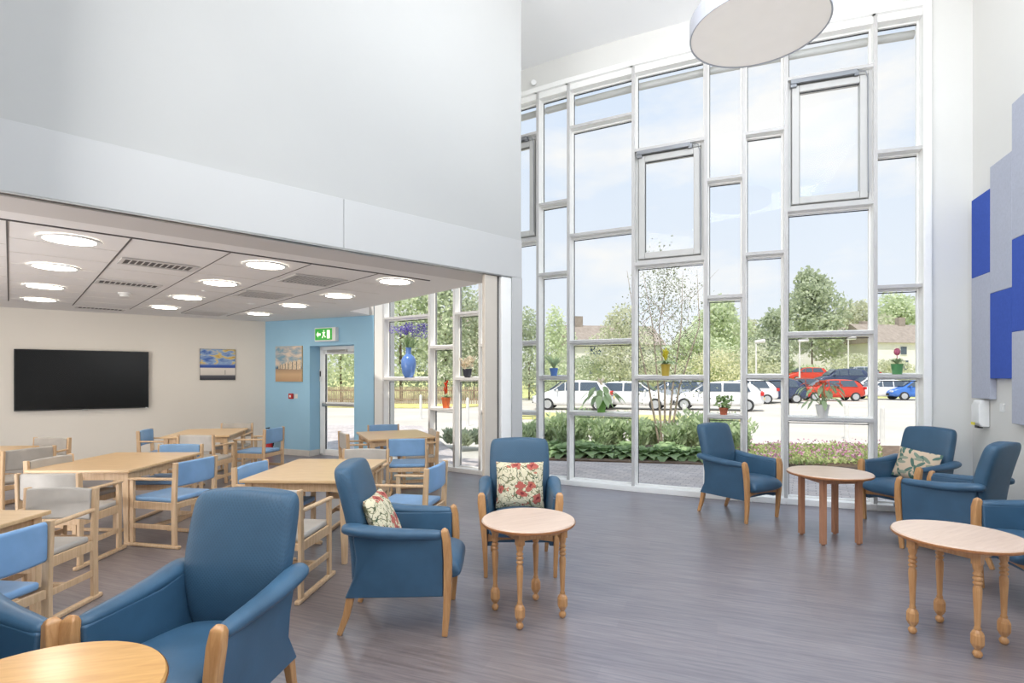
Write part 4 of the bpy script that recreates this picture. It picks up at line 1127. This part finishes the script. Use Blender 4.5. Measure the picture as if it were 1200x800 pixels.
# green pot with pink bloom
(px, py), z = shelf(1026, 1084, 1053.5, 440.5)
v = empty('potted_plant', (px, py, z)); tag(v, 'green pot with a dark pink bloom on the rightmost window shelf', 'plant')
pot(v, [(.048, 0), (.062, .11), (.066, .125)], M['pot_green2'])
lf = MB()
for i in range(20): a_ = i*2.4; broad(lf, (0, 0, .12), (math.cos(a_)*.8, math.sin(a_)*.5, .8), random.uniform(.1, .16), .03, .3)
lf.build('leaves', M['lf_pot'], v, keep=True)
lf = MB(); lf.sphere((.0, 0, .27), .034, sz=1.3); lf.tube([(0, 0, .12), (0, 0, .24)], .004, 5); lf.build('flower', M['fl_pink'], v, smooth=True)

# ------------------------------------------------------------------ garden
def tree(name, x, y, h, w, mat_, n, ls, label, cat='tree', zb=0, trunk=.3, tm='barkd', group='trees and shrubs beyond the glazing', blobs=9, stems=1, crown0=.25, dens=1.0):
    r = empty(name, (x, y, zb)); tag(r, label, cat, group)
    mb = MB()
    if trunk:
        for s in range(stems):
            dx = (s-(stems-1)/2)*w*.13
            mb.tube([(dx*.15, 0, 0), (dx*.5, rd()*.05*w, h*.3), (dx+rd()*.03*w, rd()*.08*w, h*.6), (dx*1.2+rd()*.05*w, rd()*.1*w, h*.88)], [trunk*.5, trunk*.36, trunk*.22, trunk*.06], 7)
            for b in range(7):
                a_ = b*2.4+s; zz = h*random.uniform(.35, .75); mb.tube([(dx*(.4+.6*zz/h), 0, zz), (dx*.6+math.cos(a_)*w*.3, math.sin(a_)*w*.3, zz+h*.14)], [trunk*.13, trunk*.03], 5)
        mb.build('trunk', M[tm], r, smooth=True)
    mb = MB(); B = []
    for i in range(blobs):
        a_ = i*2.4; t = (i+.5)/blobs; zz = crown0+(1-crown0)*t
        rad = math.sin(PI*min(.97, .25+t*.72))
        B.append((Vector((math.cos(a_)*w*.26*rad, math.sin(a_)*w*.26*rad, h*(crown0+.1+(.80-crown0)*t))), w*.28*(.55+.45*rad), h*(1-crown0)*.17))
    for i in range(n):
        c, rx, rz_ = random.choice(B)
        d = Vector((random.gauss(0, 1), random.gauss(0, 1), random.gauss(0, 1))).normalized()*random.uniform(.55, 1.05)**dens
        p = c+Vector((d.x*rx, d.y*rx, d.z*rz_*1.15))
        if p.z < .05: p.z = .05
        mb.leaf(p, (rd(), rd(), rd()), (rd(), rd(), rd()+.3), ls*random.uniform(.7, 1.3), ls*random.uniform(.5, .9))
    mb.build('crown' if trunk else 'foliage', M[mat_], r, keep=True)
    return r
T = 'trees and shrubs beyond the glazing'
# slender multi-stem birch in the bed
tree('birch_tree', 3.35, 11.9, 4.5, 2.5, 'lf_birch2', 2900, .05, 'slender multi-stemmed birch with sparse leaves in the planting bed', trunk=.055, tm='bark', stems=5, blobs=18, crown0=.2, dens=2.2)
def at(px, Y): return (ray(px)*Y, Y)
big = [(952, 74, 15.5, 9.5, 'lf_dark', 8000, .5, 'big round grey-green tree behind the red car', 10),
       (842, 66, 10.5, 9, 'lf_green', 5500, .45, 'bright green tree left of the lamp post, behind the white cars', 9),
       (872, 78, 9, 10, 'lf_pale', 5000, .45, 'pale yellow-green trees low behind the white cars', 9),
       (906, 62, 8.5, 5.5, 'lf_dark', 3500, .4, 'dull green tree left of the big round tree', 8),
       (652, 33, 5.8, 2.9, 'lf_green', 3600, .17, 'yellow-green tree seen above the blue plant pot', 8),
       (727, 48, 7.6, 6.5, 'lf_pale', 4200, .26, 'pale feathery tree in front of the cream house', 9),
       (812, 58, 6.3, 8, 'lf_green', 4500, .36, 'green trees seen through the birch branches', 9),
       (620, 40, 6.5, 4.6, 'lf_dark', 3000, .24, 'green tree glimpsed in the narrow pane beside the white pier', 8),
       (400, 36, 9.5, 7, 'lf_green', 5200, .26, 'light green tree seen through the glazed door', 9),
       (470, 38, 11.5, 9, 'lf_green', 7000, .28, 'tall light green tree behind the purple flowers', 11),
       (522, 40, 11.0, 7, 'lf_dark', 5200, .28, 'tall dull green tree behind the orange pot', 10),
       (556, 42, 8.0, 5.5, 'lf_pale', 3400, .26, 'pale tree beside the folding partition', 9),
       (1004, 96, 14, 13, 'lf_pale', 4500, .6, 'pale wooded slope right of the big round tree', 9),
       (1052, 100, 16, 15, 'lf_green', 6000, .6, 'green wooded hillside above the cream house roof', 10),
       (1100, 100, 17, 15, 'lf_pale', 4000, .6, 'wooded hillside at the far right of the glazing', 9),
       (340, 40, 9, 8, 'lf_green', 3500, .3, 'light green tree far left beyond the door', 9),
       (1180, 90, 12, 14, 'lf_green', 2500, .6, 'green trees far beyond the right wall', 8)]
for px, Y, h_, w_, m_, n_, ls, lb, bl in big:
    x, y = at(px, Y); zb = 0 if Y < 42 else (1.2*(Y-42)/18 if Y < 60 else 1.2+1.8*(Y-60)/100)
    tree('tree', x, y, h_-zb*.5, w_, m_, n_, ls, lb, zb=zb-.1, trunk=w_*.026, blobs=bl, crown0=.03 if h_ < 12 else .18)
# hedges and shrubs behind the car park
for i, (px, Y, w_, h_, m_, lb) in enumerate([(690, 50, 9, 3.2, 'lf_dark', 'dark shrub in front of the cream house, behind the white cars'), (765, 52, 8, 2.8, 'lf_pale', 'brownish low shrub behind the birch stems'), (835, 54, 10, 3.6, 'lf_red', 'low reddish hedge behind the white cars'),
                                   (880, 56, 8, 4.2, 'lf_pale', 'pale hedge by the lamp post'), (945, 64, 7, 1.6, 'lf_green', 'green-yellow hedge behind the red cars'), (1000, 64, 8, 3, 'lf_pale', 'pale hedge behind the navy car'), (1045, 60, 7, 2.4, 'lf_pale', 'pale shrubs before the cream house on the right'), (640, 50, 5, 3, 'lf_dark', 'dark shrub at the left of the car park')]):
    x, y = at(px, Y); tree('shrub', x, y, h_, w_, m_, 2200, .25, lb, 'shrub', zb=.2 if Y < 50 else (Y-42)/18*1.2-.2, trunk=0, crown0=.0, blobs=9)
# planting bed left: hostas in front, shrubs behind
def hosta(x, y, s, i):
    r = empty('hosta', (x, y, 0)); tag(r, 'broad-leaved hosta clump along the front edge of the planting bed', 'plant', 'hostas edging the planting bed')
    mb = MB()
    for k in range(34):
        a_ = k*2.4; t = k/34; rr = s*(.05+.12*t)
        broad(mb, (math.cos(a_)*rr*.4, math.sin(a_)*rr*.4, .03), (math.cos(a_)*(.4+t), math.sin(a_)*(.4+t), 1.25-t*.9), s*random.uniform(.34, .48), s*.2, .55)
    mb.build('leaves', M['lf_hosta'], r, keep=True)
hx = [(.62, 11.25), (1.05, 11.05), (1.45, 11.1), (1.85, 10.95), (2.25, 10.9), (2.62, 10.75), (3.0, 10.7), (3.38, 10.65), (3.75, 10.55), (4.1, 10.6), (.85, 11.6), (1.6, 11.5), (2.4, 11.3), (3.2, 11.15)]
for i, (x, y) in enumerate(hx): hosta(x, y, random.uniform(.95, 1.25), i)
def bush(x, y, h_, w_, m_, label, n=620, grp='leafy shrubs in the planting bed', z=0):
    r = empty('bush', (x, y, z)); tag(r, label, 'shrub', grp)
    mb = MB()
    for k in range(16):
        a_ = k*2.4; e = random.uniform(.1, .5)*w_; tip = Vector((math.cos(a_)*e, math.sin(a_)*e, h_*random.uniform(.6, 1)))
        for j in range(n//16):
            t = random.uniform(.08, 1.0); p = tip*t+Vector((rd(), rd(), 0))*.12; mb.leaf(p, (rd(), rd(), .8), (rd(), rd(), .4), .16, .06)
    mb.build('leaves', M[m_], r, keep=True)
for i, (x, y, h_) in enumerate([(.75, 12.2, .72), (1.15, 11.9, .8), (1.55, 12.2, .9), (1.95, 11.9, .72), (2.35, 12.1, .8), (2.75, 11.9, .66), (3.15, 12.3, .6), (3.55, 11.7, .66), (3.95, 11.8, .82), (4.35, 11.5, .75), (4.7, 11.2, .66), (1.3, 12.5, .7), (2.2, 12.5, .7), (4.1, 12.3, .7), (.4, 12.0, .6)]):
    bush(x, y, h_, .62, 'lf_shrub', 'upright dark green leafy shrub behind the hostas')
for i, (x, y, h_) in enumerate([(-1.1, 12.6, .34), (-.75, 12.9, .36), (-1.45, 13.1, .32)]): bush(x, y, h_, .5, 'lf_dark', 'low grey-green shrub outside the dining bay', grp='low shrubs outside the dining bay', z=-.05)
# flower bed right (ground cover nobody could count)
mb = MB(); fl = MB()
for k in range(4800):
    y = random.uniform(9.75, 12.4); x = random.uniform(4.2, y*.68); q = .5+.5*math.sin(x*3.1+1)*math.cos(y*2.7+x)
    mb.leaf((x, y, random.uniform(0, .02+.07*q)), (rd(), rd(), .6), (rd(), rd(), 1), .09, .04)
o = mb.build('ground_cover', M['lf_cover'], keep=True); tag(o, 'low green ground cover with fine leaves in the right bed', 'plants', kind='stuff')
for k in range(1100):
    y = random.uniform(9.75, 12.3); x = random.uniform(4.2, y*.68); z = random.uniform(.08, .20)
    if math.sin(x*4.3+y)*math.sin(y*3.7) < -.2: continue
    fl.leaf((x, y, z), (rd(), rd(), rd()), (rd(), rd(), 1), .05, .045)
o = fl.build('small_flowers', M['fl_lilac'], keep=True); tag(o, 'scattered pink and lilac flowers over the ground cover', 'flowers', kind='stuff')

# fence
fr = empty('wooden_fence', (0, 0, 0)); tag(fr, 'brown wooden picket fence beyond the lawn in front of the trees', 'fence')
mb = MB()
for k in range(230):
    x = -24+k*.105; y = 33.5-(x+24)*.02
    mb.box((x, y, .45+rd()*.03), (.06, .03, 1.05))
pk = mb.build('pickets', M['fence'], fr)
for z in (.2, .75):
    mb = MB(); mb.bar([(-24, 33.56, z), (.2, 33.08, z)], .04, .09); mb.build('rail', M['fence'], fr)

# ------------------------------------------------------------------ cars
def car(px, Y, head, col, label, L=4.3, hgt=1.5, zb=-.13, suv=False, plate=None):
    x, y = at(px, Y)
    r = empty('car', (x, y, zb), math.radians(head)); tag(r, label, 'car')
    W = .88; k = hgt/1.5
    st = [(-L/2, .42, .62, .62, .62), (-L/2+.08, .30, .9*k, .9*k, .66), (-L/2+.35, .26, .95*k, 1.25*k, .82), (-L/2+.75, .24, .96*k, hgt*.97, .88), (-.3, .22, .95*k, hgt, .88), (.35, .22, .93*k, hgt*.96, .88), (.85, .22, .92*k, 1.16*k, .88), (1.2, .22, .90*k, .93*k, .87), (L/2-.35, .24, .80*k, .80*k, .82), (L/2-.05, .30, .66*k, .66*k, .72), (L/2, .42, .55, .55, .6)]
    if suv: st[2] = (-L/2+.3, .26, 1.0*k, hgt*.9, .84)
    mb = MB(); rings = []
    for xx, z0, zbelt, zr, hw in st:
        rw_ = hw*.80 if zr > zbelt+.1 else hw*.86
        rings.append([(xx, hw*.92, z0), (xx, hw, z0+.12), (xx, hw, (z0+zbelt)/2+.05), (xx, hw*.95, zbelt), (xx, rw_, max(zbelt, zr-.05)), (xx, rw_*.8, max(zbelt+.01, zr)), (xx, 0, max(zbelt+.015, zr+.015)), (xx, -rw_*.8, max(zbelt+.01, zr)), (xx, -rw_, max(zbelt, zr-.05)), (xx, -hw*.95, zbelt), (xx, -hw, (z0+zbelt)/2+.05), (xx, -hw, z0+.12), (xx, -hw*.92, z0)])
    mb.loft(rings); mb.build('body', M[col], r, sub=1)
    mb = MB()
    for s in (-1, 1):
        y1, y2 = s*.838, s*.735
        for xs in ([(-L/2+.62, -.42), (-.34, .32), (.38, .98)]):
            xa_, xb_ = xs; za = .98*k; zt = hgt*.93
            ta = xa_+(.22 if xs[0] < -1 else 0); tb = xb_-(.52 if xs[1] > .9 else 0)
            if tb < ta: tb = ta+.05
            mb.prism([(xa_, y1, za), (xb_, y1, za), (tb, y2, zt if tb-ta > .1 else hgt*.90), (ta, y2, zt)], (0, s*.006, 0))
    mb.prism([(-L/2+.16, -.62, 1.02*k), (-L/2+.16, .62, 1.02*k), (-L/2+.50, .52, hgt*.93), (-L/2+.50, -.52, hgt*.93)], (-.03, 0, .012))
    mb.prism([(1.13, -.66, 1.0*k), (1.13, .66, 1.0*k), (.52, .56, hgt*.95), (.52, -.56, hgt*.95)], (.05, 0, .03))
    mb.build('windows', M['c_glass'], r)
    for xx in (-L/2+.78, L/2-.85):
        for s in (-1, 1):
            mb = MB(); mb.tube([(xx, s*.70, .31), (xx, s*.885, .31)], .315, 22); wl = mb.build('wheel', M['tyre'], r, bevel=.03, angle=60)
            mb = MB(); mb.tube([(xx, s*.87, .31), (xx, s*.895, .31)], .21, 18); mb.build('rim', M['rim'], wl)
    mb = MB(); 
    for s in (-1, 1): mb.box((-L/2+.10, s*.70, .88*k), (.16, .22, .20))
    mb.build('tail_light', M['tail'], r, bevel=.03)
    mb = MB(); 
    for s in (-1, 1): mb.box((L/2-.14, s*.60, .64*k), (.20, .26, .13))
    mb.build('headlight', M['head'], r, bevel=.03)
    mb = MB(); mb.box((-L/2-.01, 0, .62*k), (.03, .5, .11)); mb.build('number_plate', M['plate_y'], r)
    mb = MB(); mb.box((L/2, 0, .42), (.04, .9, .16)); mb.build('front_grille', M['tyre'], r)
    for s in (-1, 1):
        mb = MB(); mb.box((.75, s*.95, 1.0*k), (.10, .16, .12)); mb.build('wing_mirror', M[col], r, bevel=.03)
    return r
car(672, 28.5, 168, 'c_white', 'white hatchback at the left of the car park, rear toward the green plant', 4.2, 1.55)
car(742, 28.8, -22, 'c_white', 'white car with dark front nose-on at the right of the leftmost hatchback', 4.2, 1.5)
car(838, 28.0, 157, 'c_white', 'white car in the middle with yellow number plate, behind the terracotta pot', 4.6, 1.5)
car(788, 33.5, 170, 'c_silver', 'silver car half hidden behind the birch stems', 4.3, 1.5)
car(868, 35, 170, 'c_white', 'white car parked behind the middle white car', 4.3, 1.55)
car(906, 36, 165, 'c_navy', 'dark car next to the red car, cut by the mullion', 4.0, 1.6)
car(935, 44, 165, 'c_maroon', 'dark red car just left of the orange-red hatchback', 3.9, 1.5, zb=.0)
car(972, 39, 172, 'c_red', 'orange-red hatchback behind the anthurium', 4.3, 1.55)
car(984, 47, 172, 'c_navy', 'navy car parked above and behind the orange-red hatchback', 4.4, 1.75, zb=.55, suv=True)
car(1004, 56, 172, 'c_silver', 'silver car farthest back right of the navy car', 4.0, 1.7, zb=.95)
car(944, 58, 175, 'c_red', 'bright red vehicle far back beside the lamp post', 4.2, 1.6, zb=1.0, suv=True)
car(1034, 41, 172, 'c_white', 'white hatchback below the green pot in the rightmost pane', 3.9, 1.5)
car(1072, 40, 172, 'c_blue', 'bright blue car at the far right of the car park', 4.0, 1.5)
car(1020, 45, 172, 'c_white', 'white car between red hatchback and rightmost white hatchback', 4.0, 1.5, zb=.1)

# lamp posts, bollards
def lamp_post(px, Y, zt, zb, label):
    x, y = at(px, Y); r = empty('lamp_post', (x, y, zb)); tag(r, label, 'lamp post', 'car park lamp posts')
    mb = MB(); mb.tube([(0, 0, 0), (0, 0, zt-zb)], [.09, .05], 8); mb.build('pole', M['post'], r, smooth=True)
    mb = MB(); mb.tube([(-.1, 0, zt-zb), (.7, 0, zt-zb+.1)], [.12, .16], 8); mb.build('lamp_head', M['post'], r)
lamp_post(937, 46, 4.6, .3, 'white car park lamp post left of the navy car')
lamp_post(994, 52, 5.2, .8, 'white car park lamp post right of the navy car')
lamp_post(886, 44, 4.4, .1, 'white car park lamp post behind the middle white cars')
for px, Y, h_, lb in [(1034, 13.5, 1.0, 'white bollard in the rightmost pane'), (992, 15, 1.0, 'white bollard right of the anthurium'), (802, 16, .95, 'white bollard behind the birch stems'), (548, 19, 1.0, 'white bollard outside the dining bay'), (493, 22, 1.0, 'white bollard outside below the purple flowers')]:
    x, y = at(px, Y); mb = MB(); mb.lathe([(.055, 0), (.055, h_*.93), (.045, h_*.97), (.01, h_)], n=14)
    o = mb.build('bollard', M['post'], loc=(x, y, -.13), smooth=False, bevel=0); tag(o, lb, 'bollard', 'white bollards beside the car park')

# houses
def house(px, Y, L, D, wh, rh, rot, label, wins, zb=1.0, chim=(.2,)):
    x, y = at(px, Y); r = empty('house', (x, y, zb), math.radians(rot)); tag(r, label, 'house', 'cream houses beyond the car park')
    mb = MB(); mb.bx(-L/2, L/2, -D/2, D/2, 0, wh); mb.build('wall', M['brickw'], r)
    mb = MB(); e = .4
    mb.prism([(-L/2-e, -D/2-e, wh-.1), (-L/2-e, 0, wh+rh), (-L/2-e, D/2+e, wh-.1)], (L+2*e, 0, 0)); mb.build('roof', M['roof'], r)
    for c in chim: mb = MB(); mb.box((c*L, 0, wh+rh+.3), (1.0, .7, 1.4)); mb.build('chimney', M['roof'], r)
    for (wx, wz, ww_, wh_) in wins:
        mb = MB(); mb.bx(wx-ww_/2-.1, wx+ww_/2+.1, -D/2-.06, -D/2-.01, wz-.1, wz+wh_+.1); f = mb.build('window', M['post'], r)
        mb = MB(); mb.bx(wx-ww_/2, wx+ww_/2, -D/2-.09, -D/2-.055, wz, wz+wh_); mb.build('glass', M['c_glass'], f)
house(712, 62, 10, 7, 4.1, 2.3, 8, 'cream house with brown roof behind the left white cars', [(-2.5, .9, 1.3, 1.2), (2.5, .9, 1.3, 1.2), (-2.5, 2.8, 1.2, 1.0), (2.5, 2.8, 1.2, 1.0)], chim=(.1, -.35))
house(1072, 76, 20, 8, 4.6, 2.7, 10, 'long cream house with brown roof on the right behind the lamp post', [(-6, .9, 1.4, 1.3), (-2.5, .9, 1.4, 1.3), (2, .9, 1.4, 1.3), (-6, 3.0, .9, 1.0), (-3.2, 3.0, .9, 1.0), (-1.7, 3.0, .9, 1.0), (3, 3.0, 1, 1)], zb=1.5, chim=(-.12,))
house(985, 88, 20, 8, 5.4, 2.6, 6, 'cream house half hidden behind the big round tree', [(-3, .9, 1.3, 1.2), (2, 3, 1.3, 1.2)], zb=1.6)
house(560, 66, 10, 7, 5.2, 3.0, -5, 'cream house glimpsed beyond the folding partition', [(-2, .9, 1.3, 1.2), (2, 3, 1.3, 1.2)], zb=1.2)

# ------------------------------------------------------------------ light
W_ = bpy.data.worlds.new('sky'); SC.world = W_; W_.use_nodes = True; nt = W_.node_tree
bg = nt.nodes['Background']
tc = node(nt, 'ShaderNodeTexCoord'); sp = node(nt, 'ShaderNodeSeparateXYZ'); nt.links.new(tc.outputs['Generated'], sp.inputs[0])
grad = ramp(nt, sp.outputs[2], [(0, S(247, 249, 252)), (.12, S(236, 243, 252)), (.6, S(214, 230, 252)), (1, S(196, 218, 250))])
mp = node(nt, 'ShaderNodeMapping'); mp.inputs['Scale'].default_value = (1.2, 1.2, 3.2); mp.inputs['Location'].default_value = (.3, .1, .2); nt.links.new(tc.outputs['Generated'], mp.inputs[0])
nz = node(nt, 'ShaderNodeTexNoise', Scale=2.4, Detail=6.0, Roughness=.55); nt.links.new(mp.outputs[0], nz.inputs[0])
cl = ramp(nt, nz.outputs[0], [(.48, (0, 0, 0, 1)), (.66, (1, 1, 1, 1))])
nt.links.new(mix(nt, cl, grad, S(252, 251, 250)), bg.inputs[0]); bg.inputs[1].default_value = 1.03

def sun(name, e, rot, ang, c):
    l = bpy.data.lights.new(name, 'SUN'); l.energy = e; l.angle = math.radians(ang); l.color = c
    o = bpy.data.objects.new(name, l); COL.objects.link(o); o.rotation_euler = rot; return o
sun('sun', 3.9, (math.radians(27), 0, math.radians(-22)), 1.0, (1, .95, .86))
def area(name, loc, rot, sx, sy, e, c=(1, 1, 1)):
    l = bpy.data.lights.new(name, 'AREA'); l.shape = 'RECTANGLE'; l.size = sx; l.size_y = sy; l.energy = e; l.color = c
    o = bpy.data.objects.new(name, l); COL.objects.link(o); o.location = loc; o.rotation_euler = rot; return o
area('hall_fill', (-2.3, 1.3, 4.0), (math.radians(88), 0, math.radians(-74)), 3, 3, 150, (1, .99, .98))  # added fill light out of frame, aimed at the right wall
area('hall_top_fill', (2.0, 1.4, 6.28), (0, 0, 0), 3.6, 5, 200, (.66, .82, 1))  # added overhead fill, bluish to cool the hall floor
area('hall_up_fill', (1.6, -1.6, 2.4), (math.radians(158), 0, math.radians(-5)), 3, 2, 110, (.95, .97, 1))  # unseen fill behind the camera, thrown up at the hall ceiling
area('hall_head_fill', (1.6, 3.2, 5.0), (math.radians(148), 0, 0), 3, 1.2, 110, (.95, .97, 1))  # added fill above the frame, brightens the ceiling by the glazing
area('dining_fill', (-7.8, 2.8, 2.6), (math.radians(60), 0, math.radians(-20)), 2.5, 1.5, 120, (1, .97, .92))  # unseen fill added beyond the left edge for the dining area
area('dining_up_fill', (-6.6, 2.0, .35), (math.radians(150), 0, math.radians(-20)), 2.5, 2, 240, (1, .97, .94))  # added upward fill, brightens the tiled ceiling from out of view

# ------------------------------------------------------------------ camera
cam = bpy.data.cameras.new('camera'); co_ = bpy.data.objects.new('camera', cam); COL.objects.link(co_)
co_.location = (0, 0, H); co_.rotation_euler = (math.radians(90), 0, 0)
cam.sensor_width = 36; cam.lens = F*36/1200; cam.shift_y = 41/1200; cam.clip_end = 500; cam.clip_start = .05
SC.camera = co_
SC.view_settings.view_transform = 'Standard'; SC.view_settings.look = 'None'; SC.view_settings.exposure = 0; SC.view_settings.gamma = 1
SC.cycles.max_bounces = 8; SC.cycles.transparent_max_bounces = 16; SC.cycles.diffuse_bounces = 5
SC.cycles.use_denoising = True; SC.cycles.sample_clamp_indirect = 6
